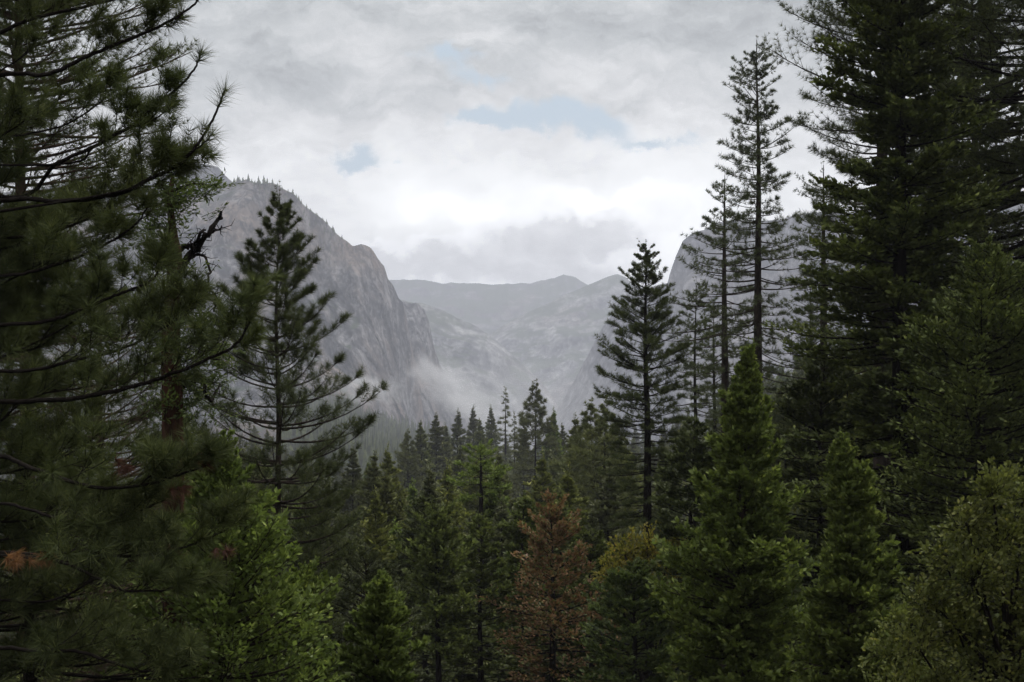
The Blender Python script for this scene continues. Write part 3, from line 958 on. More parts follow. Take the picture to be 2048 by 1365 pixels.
def old_tree():
    """the gnarled half-dead conifer with a red-brown trunk"""
    rng = rg(21)
    px, Y = 343, 17.5
    x = (px - 1024) / F * Y
    g0 = float(gz(x, Y))
    org = np.array([x, Y, g0])
    root = thing('old_tree', 'gnarled half-dead conifer with red-brown trunk and twisted bare limbs left of the young pine', 'tree', org)
    a = Acc()
    tp = np.array([W(352, 1500, Y), W(346, 900, Y), W(342, 700, Y), W(345, 620, Y), W(350, 520, Y), W(346, 470, Y), W(340, 400, Y), W(346, 350, Y)]) - org
    tp[0] = (0.05, 0, 0)
    tube(a, catmull(tp, 4), np.interp(np.linspace(0, 1, 29), [0, .45, .6, .75, 1], [.15, .10, .085, .05, .02]), 9)
    a.build('trunk', MATS['bark_red'], root)
    limbs = [([(350, 500), (378, 493), (392, 486), (402, 468), (408, 460)], .035), ([(350, 560), (380, 510), (400, 490), (420, 462), (438, 438), (442, 425)], .05),
             ([(350, 640), (365, 605), (372, 585), (378, 570)], .06), ([(365, 612), (395, 612), (410, 598), (415, 590)], .03), ([(375, 590), (400, 575), (430, 590), (428, 625)], .022),
             ([(372, 520), (400, 510), (418, 530), (416, 565), (402, 580)], .018), ([(340, 490), (325, 478), (316, 460)], .03), ([(344, 630), (322, 622), (305, 612)], .03),
             ([(350, 780), (400, 760), (412, 785), (425, 800), (440, 765)], .03), ([(415, 600), (440, 605), (450, 640), (470, 650)], .015), ([(395, 640), (420, 640), (440, 655)], .02),
             ([(402, 560), (415, 590), (432, 585)], .014), ([(388, 500), (382, 478)], .015), ([(418, 468), (432, 462), (445, 455)], .016)]
    for pts, r in limbs:
        b = Acc()
        P = catmull([W(p[0], p[1], Y + rng.uniform(-.25, .25)) - org for p in pts], 6)
        P += rng.normal(size=P.shape) * .012
        tube(b, P, r * np.linspace(1, .25, len(P)) + .004, 6)
        n = 4 + int(len(P) / 4)
        i = rng.integers(2, len(P), n)
        d = unit(rng.normal(size=(n, 3)) + np.array([.4, 0, .2]))
        ln = rng.uniform(.04, .14, n)[:, None]
        m = P[i] + d * ln
        sticks(b, P[i], m, .007, .005)
        sticks(b, m, m + unit(d + rng.normal(size=d.shape) * .8) * ln * .8, .005, .002)
        b.build('dead_limb', MATS['bark_dark'], root)
    # the live foliage still hanging round it
    w, f = Acc(), Acc()
    cl = [(375, 378, 50, 20), (430, 372, 24, 7), (350, 420, 50, 30), (330, 380, 50, 40), (400, 640, 40, 30), (370, 570, 40, 25), (390, 700, 60, 40), (320, 540, 50, 40),
          (420, 760, 45, 30), (360, 810, 70, 45), (330, 700, 50, 60), (440, 720, 30, 20), (300, 460, 50, 50), (360, 400, 30, 14)]
    T0, TD, TL = [], [], []
    for cx, cyy, sx, sy in cl:
        n = int(14 + sx * sy / 60)
        p = np.stack([W(cx + rng.normal() * sx * .6, cyy + rng.normal() * sy * .6, Y + rng.normal() * .35) - org for _ in range(n)])
        c0 = W(343, cyy + 10, Y) - org
        d = unit(p - c0 + rng.normal(size=p.shape) * .35)
        T0.append(p - d * .25); TD.append(d); TL.append(rng.uniform(.2, .4, n))
        e = W(cx, cyy, Y) - org
        tube(w, [c0, (c0 + e) / 2 + np.array([0, 0, .06]), e], [.022, .014, .006], 5)
    T0, TD, TL = np.concatenate(T0), np.concatenate(TD), np.concatenate(TL)
    dress(rng, w, f, T0, TD, TL, 'fir', leaf=(.075, .022), nleaf=18, uptw=.2)
    w.build('limb', MATS['bark_dark'], root)
    f.build('crown', MATS['olive'], root)


old_tree()

# the young pine that stands before the left cliff
plant_tree(rg(33), 'young_pine', 'slender young pine with upswept tufted branches, standing before the left cliff', 'tree', 560, 27,
           [(376, 1), (400, 12), (440, 34), (500, 58), (560, 80), (640, 106), (720, 136), (800, 178), (860, 205), (950, 190), (1100, 165), (1300, 150)],
           'needles_young', 'bark_brown', tr_px=15, zc_py=1250, kind='pine', dz=.43, nper=7, elev=(-14, 24), up=.30, droop=.03, whorl=.15, twigs=13, twl=.24, nn=15, nl=.165, nw=.0075,
           sec=4, inner=.28, uptw=.55, gap=.03, lump=.1)
plant_tree(rg(34), 'cedar_tree', 'bright green cedar left of the young pine, spreading into the bottom edge', 'tree', 440, 17.0,
           [(868, 8), (920, 34), (1000, 62), (1100, 92), (1200, 150), (1300, 215), (1420, 260)], 'cedar', 'bark_brown', tr_px=16, kind='cedar', dz=.11, nper=6, whorl=.8, inner=.12,
           elev=(5, 50), up=.18, twigs=14, twl=.40, leaf=(.085, .055), nleaf=11, lump=.45, gap=.12)
plant_tree(rg(35), 'cedar_tree', 'small bright cedar with a pointed top cut by the bottom edge below the mist', 'tree', 768, 19,
           [(1145, 6), (1200, 32), (1270, 56), (1340, 72), (1450, 95)], 'cedar', 'bark_brown', tr_px=12, kind='cedar', dz=.11, nper=6, whorl=.8, inner=.12,
           elev=(0, 45), up=.2, twigs=12, twl=.42, leaf=(.085, .055), nleaf=11, lump=.4, gap=.1)
plant_tree(rg(36), 'cedar_tree', 'rounded green cedar low at the bottom edge right of the leftmost bright cedar', 'tree', 600, 18.5,
           [(1135, 8), (1180, 40), (1250, 62), (1330, 80), (1450, 110)], 'cedar_deep', 'bark_brown', tr_px=12, kind='cedar', dz=.12, nper=6, whorl=.8, inner=.12,
           elev=(0, 45), up=.2, twigs=12, twl=.42, leaf=(.085, .055), nleaf=11, lump=.45, gap=.12)
plant_tree(rg(37), 'fir_tree', 'blue-grey young fir between the young pine and the small bright cedar', 'tree', 735, 29,
           [(1085, 8), (1140, 45), (1220, 75), (1320, 100), (1450, 120)], 'needles_grey', 'bark_dark', tr_px=12, kind='fir', dz=.2, nper=6,
           elev=(-8, 35), up=.12, twigs=12, twl=.42, leaf=(.08, .03), nleaf=14, lump=.35)
plant_tree(rg(38), 'fir_tree', 'dark fir close behind the foot of the young pine', 'tree', 640, 33,
           [(960, 10), (1020, 60), (1100, 85), (1250, 110), (1400, 120)], 'needles_dark', 'bark_dark', tr_px=14, kind='fir', dz=.24, nper=6,
           elev=(-8, 35), up=.1, twigs=12, twl=.42, leaf=(.09, .03), nleaf=14, lump=.4)

# ------------------------------------------------------------------ right group
POM = dict(kind='pine', nper=6, up=.12, droop=.05, twl=.30, nn=17, nl=.20, nw=.015, sec=2, e0=.65, inner=.25, gap=.16, lump=.7, whorl=.5)
plant_tree(rg(40), 'pine_tree', 'tallest slim pine on the right, thin open crown rising alone into the sky', 'tree', 1517, 52,
           [(80, 7), (130, 32), (200, 52), (300, 70), (420, 82), (520, 92), (620, 96), (720, 88), (830, 70), (900, 40)], 'needles_grey', 'bark_brown', tr_px=17, zc_py=830,
           dz=.42, elev=(-28, 30), twigs=9, **POM)
plant_tree(rg(41), 'pine_tree', 'shorter thin pine just left of the tallest slim pine', 'tree', 1450, 56,
           [(350, 6), (400, 35), (470, 60), (560, 85), (640, 95), (720, 85), (800, 60)], 'needles_grey', 'bark_brown', tr_px=12, zc_py=760,
           dz=.5, elev=(-24, 30), twigs=8, **POM)
plant_tree(rg(42), 'pine_tree', 'small spindly pine with a bare thin stem between the pointed conifer and the slim pines', 'tree', 1389, 62,
           [(560, 5), (610, 30), (680, 48), (760, 60), (850, 65), (950, 50)], 'needles_grey', 'bark_dark', tr_px=7, zc_py=930,
           dz=.55, elev=(-24, 30), twigs=8, **POM)
plant_tree(rg(43), 'pine_tree', 'spindly pine half hidden under the branches of the tallest slim pine', 'tree', 1428, 66,
           [(600, 5), (660, 30), (740, 48), (820, 55), (950, 50)], 'needles_dark', 'bark_dark', tr_px=7, zc_py=930,
           dz=.55, elev=(-24, 30), twigs=8, **POM)
plant_tree(rg(44), 'pine_tree', 'bare-stemmed pine in the gap between the tallest slim pine and the massive fir', 'tree', 1652, 54,
           [(330, 8), (400, 50), (480, 75), (560, 85), (660, 70), (760, 60)], 'needles_dark', 'bark_brown', tr_px=13, zc_py=720,
           dz=.55, elev=(-22, 20), twigs=9, **POM)
plant_tree(rg(45), 'pine_tree', 'short dark pine low in the gap left of the massive fir', 'tree', 1622, 60,
           [(560, 6), (640, 45), (740, 70), (850, 80), (1000, 80)], 'needles_dark', 'bark_dark', tr_px=9, zc_py=960,
           dz=.6, elev=(-20, 25), twigs=8, **POM)
BIG = dict(kind='pine', nper=5, up=.10, droop=.08, twl=.30, nn=17, nl=.20, nw=.011, sec=2, e0=.65, inner=.25, gap=.12, lump=.5)
plant_tree(rg(46), 'pine_tree', 'tall pine behind the massive fir, feathery boughs reaching left from it near the top edge', 'tree', 1765, 43,
           [(-260, 20), (-60, 110), (60, 170), (170, 185), (300, 185), (420, 170), (600, 150), (800, 120)], 'needles_dark', 'bark_brown', tr_px=30, zc_py=760,
           dz=.42, elev=(-8, 22), twigs=18, **dict(BIG, sec=3, e0=.45))
plant_tree(rg(47), 'pine_tree', 'great open pine at the right edge, airy drooping boughs against bright sky', 'tree', 2110, 36,
           [(-380, 20), (-150, 180), (50, 270), (250, 300), (450, 320), (650, 310), (850, 300), (1000, 280)], 'needles_dark', 'bark_dark', tr_px=44, zc_py=900,
           dz=.36, elev=(-20, 18), twigs=24, **dict(BIG, nn=15, sec=4, e0=.25, twl=.26, nper=6, gap=.06))
plant_tree(rg(48), 'fir_tree', 'massive dark fir, the tallest and densest tree on the right, cut by the top edge', 'tree', 1800, 33,
           [(-520, 5), (-350, 60), (-150, 84), (40, 98), (200, 110), (350, 126), (520, 140), (700, 170), (900, 175), (1150, 185), (1400, 190)], 'fir', 'bark_dark', tr_px=42, kind='fir', dz=.20, nper=7,
           elev=(-14, 20), up=.08, droop=.08, twigs=19, twl=.25, leaf=(.15, .085), nleaf=13, lump=.85, gap=.2, inner=.15, whorl=.7)
plant_tree(rg(55), 'fir_tree', 'tall dark fir between the massive fir and the great open pine, set back', 'tree', 1945, 47,
           [(-140, 5), (0, 50), (150, 80), (350, 110), (600, 140), (900, 160)], 'needles_dark', 'bark_dark', tr_px=24, zc_py=1000, kind='fir', dz=.32, nper=6,
           elev=(-16, 25), up=.08, droop=.08, twigs=14, twl=.3, leaf=(.20, .11), nleaf=11, lump=.7, gap=.15, inner=.2, whorl=.7)
plant_tree(rg(49), 'fir_tree', 'broad dark fir right of the massive fir, in deep shade along the right edge', 'tree', 1965, 29,
           [(470, 6), (540, 60), (640, 110), (760, 150), (900, 180), (1100, 200), (1350, 210)], 'fir', 'bark_dark', tr_px=30, kind='fir', dz=.22, nper=6,
           elev=(-16, 32), up=.10, droop=.06, twigs=15, twl=.36, leaf=(.13, .07), nleaf=11, lump=.55, gap=.12, inner=.2)
plant_tree(rg(50), 'fir_tree', 'shaded fir at the foot of the massive fir, behind the narrow bright cedar', 'tree', 1640, 36,
           [(690, 6), (760, 45), (880, 85), (1000, 105), (1200, 120), (1380, 120)], 'needles_dark', 'bark_dark', tr_px=18, kind='fir', dz=.26, nper=6,
           elev=(-12, 32), up=.10, twigs=13, twl=.38, leaf=(.15, .08), nleaf=10, lump=.55, gap=.12)
plant_tree(rg(51), 'cedar_tree', 'large bright green pointed cedar in front of the slim pines', 'tree', 1487, 23,
           [(684, 5), (740, 19), (800, 34), (870, 45), (950, 64), (1050, 90), (1150, 112), (1250, 132), (1400, 152)], 'cedar_deep', 'bark_brown', tr_px=20, kind='cedar', dz=.12, nper=7, whorl=.8, inner=.12,
           elev=(-8, 45), up=.20, twigs=14, twl=.40, leaf=(.105, .066), nleaf=11, lump=.5, gap=.1)
plant_tree(rg(52), 'cedar_tree', 'narrow bright cedar with an even cone, right of the large pointed cedar', 'tree', 1692, 21,
           [(866, 4), (910, 18), (970, 34), (1050, 45), (1150, 60), (1250, 76), (1400, 92)], 'cedar_deep', 'bark_brown', tr_px=15, kind='cedar', dz=.11, nper=7, whorl=.8, inner=.12,
           elev=(-2, 45), up=.20, twigs=13, twl=.40, leaf=(.105, .066), nleaf=11, lump=.5, gap=.06)
broadleaf(rg(53), 'oak_tree', 'olive leafy oak in the bottom right corner, before the shaded firs', 'tree', 2020, 15,
          [(1985, 985, 50), (2045, 1000, 60), (1935, 1050, 48), (2000, 1090, 70), (1885, 1110, 48), (2060, 1120, 70), (1945, 1160, 70), (1860, 1200, 55), (2010, 1220, 80),
           (1915, 1260, 75), (2070, 1290, 80), (1840, 1300, 55), (1970, 1330, 80), (1890, 1380, 70), (2040, 1400, 80), (1810, 1390, 50)], 'leaf_oak', lsz=(.058, .042), nlv=12, tw=.24)
broadleaf(rg(54), 'oak_sapling', 'low olive oak sapling at the bottom edge between the narrow cedar and corner oak', 'tree', 1780, 17,
          [(1795, 1250, 35), (1770, 1310, 45), (1815, 1330, 45), (1785, 1390, 55)], 'leaf_oak', lsz=(.058, .042), nlv=12, tw=.24)

# ------------------------------------------------------------------ middle ground
plant_tree(rg(60), 'fir_tree', 'tall pointed conifer with a dark straight trunk on the right of the gap', 'tree', 1297, 47,
           [(486, 5), (520, 26), (570, 45), (640, 66), (700, 84), (760, 108), (830, 100), (920, 98), (1000, 90), (1080, 60)], 'needles_dark', 'bark_dark', tr_px=15, zc_py=1040, kind='pine',
           dz=.30, nper=6, elev=(-14, 38), up=.06, droop=.06, twigs=14, twl=.28, nn=13, nl=.15, nw=.013, sec=3, e0=.5, whorl=.6, inner=.3, gap=.06, lump=.35)
plant_tree(rg(61), 'fir_tree', 'broad feathery green conifer at lower centre, left of the brown conifer', 'tree', 878, 46,
           [(1034, 12), (1060, 34), (1110, 50), (1180, 64), (1260, 70), (1340, 60)], 'leaf_green', 'bark_dark', tr_px=9, zc_py=1300, kind='cedar', dz=.22, nper=5,
           elev=(-5, 50), up=.08, droop=.05, twigs=12, twl=.42, leaf=(.19, .11), nleaf=10, lump=.8, gap=.15, whorl=.9, inner=.15)
plant_tree(rg(62), 'fir_tree', 'green fir with a dark stem close on the right of the broad feathery conifer', 'tree', 962, 49,
           [(1030, 8), (1080, 30), (1160, 50), (1260, 62), (1350, 60)], 'leaf_green', 'bark_dark', tr_px=10, zc_py=1330, kind='fir', dz=.34, nper=5,
           elev=(-8, 38), up=.1, twigs=10, twl=.42, leaf=(.19, .11), nleaf=9, lump=.55, gap=.15)
plant_tree(rg(63), 'cedar_tree', 'dense dome-topped dark cedar in front of the valley stand, straight trunk below', 'tree', 962, 72,
           [(886, 14), (905, 30), (940, 42), (1000, 50), (1060, 46), (1110, 30)], 'cedar_deep', 'bark_dark', tr_px=5, zc_py=985, kind='cedar', dz=.40, nper=6,
           elev=(-15, 45), up=.1, twigs=11, twl=.42, leaf=(.20, .08), nleaf=12, lump=.4, gap=.05)
plant_tree(rg(64), 'brown_conifer', 'dying conifer with rusty brown needles, lower centre', 'tree', 1104, 48,
           [(992, 6), (1030, 32), (1080, 52), (1140, 64), (1200, 82), (1260, 108), (1330, 120), (1420, 120)], 'brown', 'bark_dark', tr_px=13, zc_py=1360, kind='cedar', dz=.24, nper=4,
           elev=(-10, 50), up=.08, droop=.05, twigs=12, twl=.42, leaf=(.16, .09), nleaf=9, lump=.9, gap=.25, whorl=1.0, inner=.15)
plant_tree(rg(65), 'fir_tree', 'fresh green fir tucked against the right side of the brown conifer', 'tree', 1186, 51,
           [(1058, 10), (1100, 34), (1160, 46), (1240, 60), (1350, 66)], 'leaf_green', 'bark_dark', tr_px=11, zc_py=1360, kind='fir', dz=.34, nper=6,
           elev=(-8, 38), up=.1, twigs=10, twl=.42, leaf=(.19, .11), nleaf=9, lump=.55)
plant_tree(rg(66), 'fir_tree', 'fresh green fir showing between the brown conifer and the dome-topped cedar', 'tree', 1042, 54,
           [(985, 6), (1040, 26), (1110, 40), (1200, 48), (1300, 50)], 'leaf_green', 'bark_dark', tr_px=9, zc_py=1300, kind='fir', dz=.36, nper=6,
           elev=(-8, 38), up=.1, twigs=10, twl=.42, leaf=(.19, .11), nleaf=9, lump=.55)
broadleaf(rg(67), 'oak_tree', 'yellowing oak with golden leaves between the brown conifer and the large pointed cedar', 'tree', 1300, 41,
          [(1295, 1095, 30), (1250, 1110, 32), (1340, 1105, 34), (1225, 1145, 30), (1285, 1145, 38), (1350, 1150, 36), (1255, 1190, 36), (1320, 1195, 38)],
          'leaf_yellow', lsz=(.12, .075), tw=.45, nlv=12)
plant_tree(rg(68), 'fir_tree', 'olive fir in the shade under the yellowing oak', 'tree', 1265, 37,
           [(1120, 6), (1180, 55), (1260, 85), (1350, 100), (1450, 110)], 'olive', 'bark_dark', tr_px=12, kind='fir', dz=.26, nper=6,
           elev=(-8, 35), up=.1, twigs=11, twl=.42, leaf=(.15, .08), nleaf=10, lump=.45, gap=.2)
plant_tree(rg(69), 'fir_tree', 'dark fir in shade between the small bright cedar and the broad feathery conifer', 'tree', 850, 58,
           [(985, 6), (1040, 35), (1120, 55), (1230, 65), (1350, 70)], 'needles_dark', 'bark_dark', tr_px=10, kind='fir', dz=.36, nper=6,
           elev=(-8, 35), up=.1, twigs=10, twl=.42, leaf=(.21, .11), nleaf=9, lump=.4)
plant_tree(rg(70), 'fir_tree', 'dark fir on the left of the pointed cedar, below the spindly pines', 'tree', 1385, 40,
           [(830, 6), (900, 40), (1000, 70), (1100, 85), (1250, 95)], 'needles_dark', 'bark_dark', tr_px=11, kind='fir', dz=.32, nper=6,
           elev=(-10, 35), up=.1, twigs=11, twl=.4, leaf=(.17, .09), nleaf=10, lump=.4)

# ------------------------------------------------------------------ the valley stand: single trees told apart by their tops
def proto(seed, name, label, mat, ratio, kind='fir', zc=.12, bark_m='bark_dark', prof=None, **kw):
    """a 20 m tree built once, copied and scaled below"""
    r = rg(seed)
    prof = prof or [(0, 1.0), (.25, 1.0), (.5, .72), (.75, .31), (.92, .07), (1, .006)]
    z = np.array([p[0] for p in prof]) * 20
    rr = np.array([p[1] for p in prof]) * 20 * ratio
    w, f = conifer(r, 0, 20, 20 * zc, lambda q: float(np.interp(q, z, rr)), .20, kind=kind, **kw)
    root = thing(name, label, 'tree')
    KIDS[root.name] = [w.build('trunk', MATS[bark_m], root), f.build('crown', MATS[mat], root)]
    PROTO_USED[root.name] = False
    return root


PROTO_USED = {}


def put(p, px, top, Y, wid, label, group=None, rz=0.0):
    x = (px - 1024) / F * Y
    g = float(gz(x, Y))
    h = (HOR - top) / F * Y - g
    wid *= 1.3 if p.name.startswith(('fir', 'cedar')) else 1.15
    s = (h / 20 * wid, h / 20 * wid, h / 20)
    if not PROTO_USED[p.name]:
        PROTO_USED[p.name] = True
        p.location, p.scale, p.rotation_euler = (x, Y, g), s, (0, 0, rz)
        p["label"] = label
        if group:
            p["group"] = group
        return p
    r_ = copy_tree(p, (x, Y, g), s, rz, label, group)
    r_.rotation_euler = (math.sin(px) * .035, math.cos(px * 1.7) * .035, rz)
    return r_


VK = dict(dz=.62, nper=6, twigs=10, twl=.38, leaf=(.36, .15), nleaf=9, lump=.8, inner=.15, droop=.10)
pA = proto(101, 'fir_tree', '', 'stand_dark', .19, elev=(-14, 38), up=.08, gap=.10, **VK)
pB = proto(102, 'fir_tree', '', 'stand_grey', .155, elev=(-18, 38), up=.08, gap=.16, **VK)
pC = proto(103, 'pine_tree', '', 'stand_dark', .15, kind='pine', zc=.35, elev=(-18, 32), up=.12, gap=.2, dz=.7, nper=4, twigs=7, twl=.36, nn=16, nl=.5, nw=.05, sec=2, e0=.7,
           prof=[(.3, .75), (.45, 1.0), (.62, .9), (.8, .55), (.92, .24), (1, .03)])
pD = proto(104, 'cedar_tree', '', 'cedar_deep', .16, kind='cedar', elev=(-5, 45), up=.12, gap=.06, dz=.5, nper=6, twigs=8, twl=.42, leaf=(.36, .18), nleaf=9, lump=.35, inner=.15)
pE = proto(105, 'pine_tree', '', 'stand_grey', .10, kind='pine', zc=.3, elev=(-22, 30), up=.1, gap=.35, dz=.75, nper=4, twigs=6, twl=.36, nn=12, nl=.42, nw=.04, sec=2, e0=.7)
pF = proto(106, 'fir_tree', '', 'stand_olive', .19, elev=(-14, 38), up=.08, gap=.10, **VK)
GV = 'conifers of the valley stand with tops against mist and far slopes'
named = [
    (pE, 1011, 778, 215, 1.0, 'thin, nearly bare-topped conifer, tallest of the grey ones at the centre of the valley stand'),
    (pC, 1070, 765, 140, .75, 'clumpy-topped pine standing highest at the centre of the valley stand'),
    (pD, 1106, 818, 150, .75, 'dense rounded conifer touching the clumpy-topped pine on its right'),
    (pB, 946, 812, 235, .85, 'small slim spire left of the nearly bare-topped conifer, before the pale mist'),
    (pB, 986, 812, 225, .8, 'slim grey conifer close on the left of the nearly bare-topped conifer'),
    (pB, 914, 820, 205, .9, 'greyish conifer below the foot of the second buttress'),
    (pA, 872, 828, 185, 1.0, 'dark conifer with a sharp black tip below the main cliff edge'),
    (pA, 852, 842, 170, .9, 'dark conifer just left of the sharp black-tipped one'),
    (pC, 820, 862, 160, .7, 'narrow dark pine in front of the hazy cliff-foot trees'),
    (pA, 803, 866, 170, .7, 'slender grey-green conifer left of the narrow dark pine below the cliff-foot trees'),
    (pF, 778, 892, 115, .75, 'olive pointed conifer at the left end of the valley stand'),
    (pB, 892, 848, 190, .9, 'grey-green conifer between the black-tipped one and the buttress foot'),
    (pA, 968, 838, 200, .9, 'dark conifer between the small slim spire and the slim grey one'),
    (pE, 1030, 826, 210, .9, 'half-bare conifer leaning close to the right of the nearly bare-topped one'),
    (pA, 1046, 842, 165, .8, 'dark bushy conifer under the left side of the clumpy-topped pine'),
    (pA, 1128, 848, 170, .8, 'dark blunt conifer standing right of the dense rounded one'),
    (pB, 1148, 872, 150, .9, 'low grey conifer in the dip left of the lacy-topped pair'),
    (pC, 1188, 806, 105, .85, 'lacy-topped pine, left one of the pair beside the tall pointed conifer'),
    (pC, 1213, 800, 98, .8, 'lacy-topped pine, right one of the pair beside the tall pointed conifer'),
    (pA, 1170, 832, 120, .9, 'grey-green conifer under the left lacy-topped pine'),
    (pF, 1240, 850, 110, .9, 'olive conifer showing behind the left boughs of the tall pointed conifer'),
    (pF, 1090, 905, 95, .9, 'light green conifer below the clumpy-topped pine'),
    (pA, 1020, 905, 120, .9, 'dark conifer directly below the nearly bare-topped one'),
    (pA, 735, 905, 100, .9, 'dim conifer behind the right boughs of the young pine'),
    (pB, 700, 890, 130, .9, 'dim grey conifer showing through the boughs of the young pine'),
    (pF, 905, 925, 95, .85, 'olive conifer left of the dome-topped cedar'),
    (pA, 800, 945, 75, .9, 'dark conifer with drooping boughs below the narrow dark pine'),
    (pF, 1140, 935, 78, .95, 'olive conifer above the brown conifer on its right'),
    (pB, 1215, 930, 70, .9, 'grey-green conifer behind the left of the tall pointed trunk'),
]
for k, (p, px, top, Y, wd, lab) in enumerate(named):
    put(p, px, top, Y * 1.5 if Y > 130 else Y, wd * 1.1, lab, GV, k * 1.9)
# the rest of the stand, indistinguishable one from the next
rr = rg(500)
GB = 'crowded conifers filling the valley stand'
LB = 'dark conifer crowded among its like in the shaded body of the valley stand'
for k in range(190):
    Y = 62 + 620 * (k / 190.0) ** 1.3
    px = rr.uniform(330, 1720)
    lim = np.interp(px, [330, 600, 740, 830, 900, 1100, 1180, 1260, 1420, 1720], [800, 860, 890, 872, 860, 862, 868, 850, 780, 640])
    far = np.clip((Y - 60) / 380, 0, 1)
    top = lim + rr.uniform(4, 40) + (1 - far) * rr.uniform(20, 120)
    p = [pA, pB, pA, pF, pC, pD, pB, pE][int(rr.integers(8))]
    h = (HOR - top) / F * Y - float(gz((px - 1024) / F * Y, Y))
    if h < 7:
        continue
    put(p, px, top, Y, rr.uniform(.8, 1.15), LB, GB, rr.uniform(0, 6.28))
# shaded wood behind the right-hand giants
GR = 'shaded conifers behind the right-hand giants'
for k in range(16):
    Y = rr.uniform(55, 95)
    px = rr.uniform(1560, 2080)
    top = np.interp(px, [1560, 1700, 2080], [820, 620, 420]) + rr.uniform(0, 200)
    put([pA, pA, pF, pC][k % 4], px, top, Y, rr.uniform(.9, 1.2), 'shaded conifer glimpsed through gaps behind the massive fir and the great open pine', GR, rr.uniform(0, 6.28))
# understorey in the lower middle
GU = 'young firs in the dark understorey'
for k in range(40):
    Y = rr.uniform(60, 84)
    px = rr.uniform(640, 1420)
    top = rr.uniform(1000, 1220)
    put([pD, pF, pD, pA][k % 4], px, top, Y, rr.uniform(1.0, 1.5), 'young fir in deep shade among the trunks of the lower centre', GU, rr.uniform(0, 6.28))

# ------------------------------------------------------------------ far trees


def far_trees(name, label, pts, hs, mat, seed):
    """hundreds of distant conifers as one mass"""
    r = rg(seed)
    a = Acc()
    for (x, y, z), h in zip(pts, hs):
        n, lay = 6, 5
        for j in range(lay):
            t = j / lay
            rad = h * .16 * (1 - t) * r.uniform(.8, 1.2)
            th = np.arange(n) * 6.283 / n + r.uniform(0, 6)
            rj = rad * r.uniform(.55, 1.2, n)
            zb = z + h * (.10 + .82 * t)
            V = np.vstack([np.stack([x + rj * np.cos(th), y + rj * np.sin(th), np.full(n, zb) - h * .02], -1), [[x, y, zb + h * .30]]])
            k = np.arange(n)
            a.add(V, np.stack([k, (k + 1) % n, np.full(n, n)], -1))
        tube(a, [(x, y, z - 2), (x, y, z + h * .3)], [h * .012, h * .01], 4)
    return mark(a.build(name, MATS[mat]), label, 'stuff')


r = rg(601)
P, Hh = [], []
for k in range(1500):
    px = r.uniform(560, 930)
    Y = r.uniform(900, 1850)
    x = (px - 1024) / F * Y
    lim = np.interp(px, [560, 700, 740, 800, 850, 930], [760, 790, 815, 826, 842, 870]) + r.uniform(-6, 8)
    far = (Y - 900) / 950
    tp = lim + (1 - far) * 70
    h = r.uniform(22, 34)
    P.append((x, Y, (HOR - tp) / F * Y - h)); Hh.append(h)
far_trees('far_forest', 'hazy blue-green forest on the slope at the foot of the main cliff', P, Hh, 'needles_dark', 602)
# little firs on the rim of the main cliff
a = Acc()
cx, cY, cz = next(v for k, v in CREST.items() if k.startswith('huge grey granite'))
NR = 36
for k in range(NR):
    px = 452 + (690 - 452) * (k / NR) ** 1.35 + r.uniform(-4, 4)
    i = int(np.argmin(np.abs(cx / cY * F + 1024 - px)))
    x, Y, z = cx[i], cY[i] - r.uniform(0, 6), cz[i] - 3
    h = r.uniform(6, 11) + (5 if r.random() < .3 and px < 560 else 0)
    root = thing('fir_tree', 'tiny fir on the rim of the main cliff against the sky', 'tree', (x, Y, z), 'tiny firs along the rim of the main cliff')
    acc = Acc()
    n = 7
    for j in range(5):
        t = j / 5
        rad = h * .30 * (1 - t)
        th = np.arange(n) * .8976 + j
        rj = rad * r.uniform(.5, 1.3, n)
        V = np.vstack([np.stack([rj * np.cos(th), rj * np.sin(th), np.full(n, h * (.08 + .8 * t))], -1), [[0, 0, h * min(1, .4 + .8 * t)]]])
        q = np.arange(n)
        acc.add(V, np.stack([q, (q + 1) % n, np.full(n, n)], -1))
    acc.build('crown', MATS['needles_dark'], root)
    tk = Acc()
    tube(tk, [(0, 0, -6), (0, 0, h * .4)], [h * .03, h * .02], 5)
    tk.build('trunk', MATS['bark_dark'], root)
P, Hh = [], []
for k in range(420):
    i = int(r.integers(0, len(cx)))
    ppx = cx[i] / cY[i] * F + 1024
    if not 380 < ppx < 800:
        continue
    d = abs(r.normal()) * 16
    P.append((cx[i] - d * .3, cY[i] - 8 - d * .8, cz[i] - 5 - d * 1.1)); Hh.append(r.uniform(5, 9))
far_trees('far_forest', 'low dark scrub and trees clinging to the rim of the main cliff', P, Hh, 'needles_dark', 604)

# ================================================================== haze
def make_haze():
    a = Acc()
    x, y0, y1, z0, z1 = 9300.0, -560.0, 7450.0, -24.5, 860.0
    v = [(sx * x, yy, zz) for zz in (z0, z1) for sx, yy in ((-1, y0), (1, y0), (1, y1), (-1, y1))]
    a.add(v, [(0, 3, 2, 1), (4, 5, 6, 7), (0, 1, 5, 4), (1, 2, 6, 5), (2, 3, 7, 6), (3, 0, 4, 7)])
    m, g, out = new_mat('haze')
    pv = g.new('ShaderNodeVolumePrincipled')
    pv.inputs['Color'].default_value = (0.86, 0.885, 1.0, 1)
    pv.inputs['Density'].default_value = HAZE
    pv.inputs['Anisotropy'].default_value = 0.2
    g.t.links.new(pv.outputs[0], out.inputs['Volume'])
    o = a.build('haze', m)
    mark(o, 'pale blue-grey haze filling the valley', 'stuff')


HAZE = 1.75e-4
make_haze()


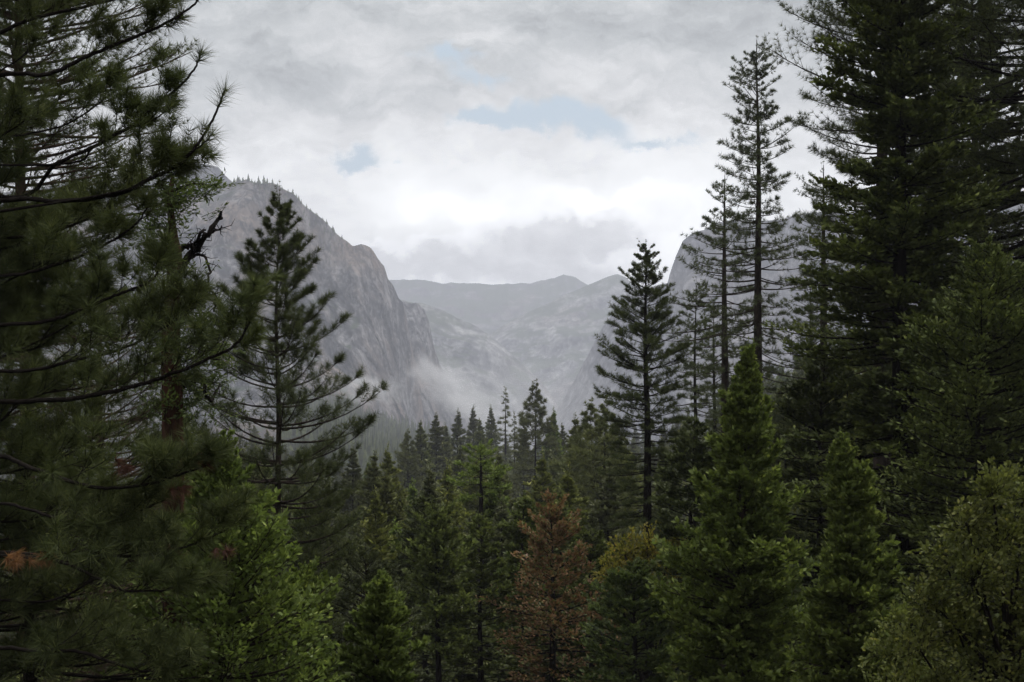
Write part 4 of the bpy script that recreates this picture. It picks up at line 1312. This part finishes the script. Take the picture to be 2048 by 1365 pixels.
def mist(px, py, Y, sx, sy, sz, dens, seed, label, tilt=0.0):
    """a drifting scrap of low cloud: an ellipsoid of uneven vapour"""
    import bmesh
    bm = bmesh.new()
    bmesh.ops.create_icosphere(bm, subdivisions=3, radius=1.0)
    me = bpy.data.meshes.new('mist')
    bm.to_mesh(me)
    bm.free()
    o = link(bpy.data.objects.new('mist', me))
    o.location = W(px, py, Y)
    o.scale = (sx, sy, sz)
    o.rotation_euler = (0, tilt, 0)
    m, g, out = new_mat('mist')
    tc = g.new('ShaderNodeTexCoord')
    ln = g.new('ShaderNodeVectorMath', operation='LENGTH')
    g.put(ln.inputs[0], tc.outputs['Object'])
    n = g.noise(g.vec_off(tc.outputs['Object'], seed), 1.6, 6, 0.66)
    fall = g.sub(1.0, ln.outputs['Value'])
    d = g.sstep(g.add(g.mul(fall, 0.9), g.mul(g.sub(n, 0.5), 2.4)), 0.15, 0.8)
    d = g.mul(d, g.sstep(fall, 0.0, 0.3))
    pv = g.new('ShaderNodeVolumePrincipled')
    pv.inputs['Color'].default_value = (0.97, 0.97, 0.985, 1)
    pv.inputs['Anisotropy'].default_value = 0.3
    g.put(pv.inputs['Density'], g.mul(d, dens))
    g.t.links.new(pv.outputs[0], out.inputs['Volume'])
    me.materials.append(m)
    mark(o, label, 'stuff')


def _vec_off(self, v, s):
    n = self.new('ShaderNodeVectorMath', operation='ADD')
    self.put(n.inputs[0], v)
    n.inputs[1].default_value = (s, s * 1.7, s * 0.3)
    return n.outputs[0]


NG.vec_off = _vec_off
mist(888, 768, 2420, 92, 90, 52, 0.016, 2.0, 'bright white mist rising at the foot of the second buttress', .6)
mist(942, 806, 2300, 85, 80, 40, 0.016, 9.0, 'white wisp of mist trailing right from the foot of the second buttress', .45)
mist(735, 775, 1500, 75, 60, 24, 0.012, 5.0, 'thin white mist on the lower left of the main cliff behind the young pine', .15)
mist(1010, 830, 3000, 330, 420, 150, 0.0014, 14.0, 'thin pale mist lying in the valley gap between the cliffs')
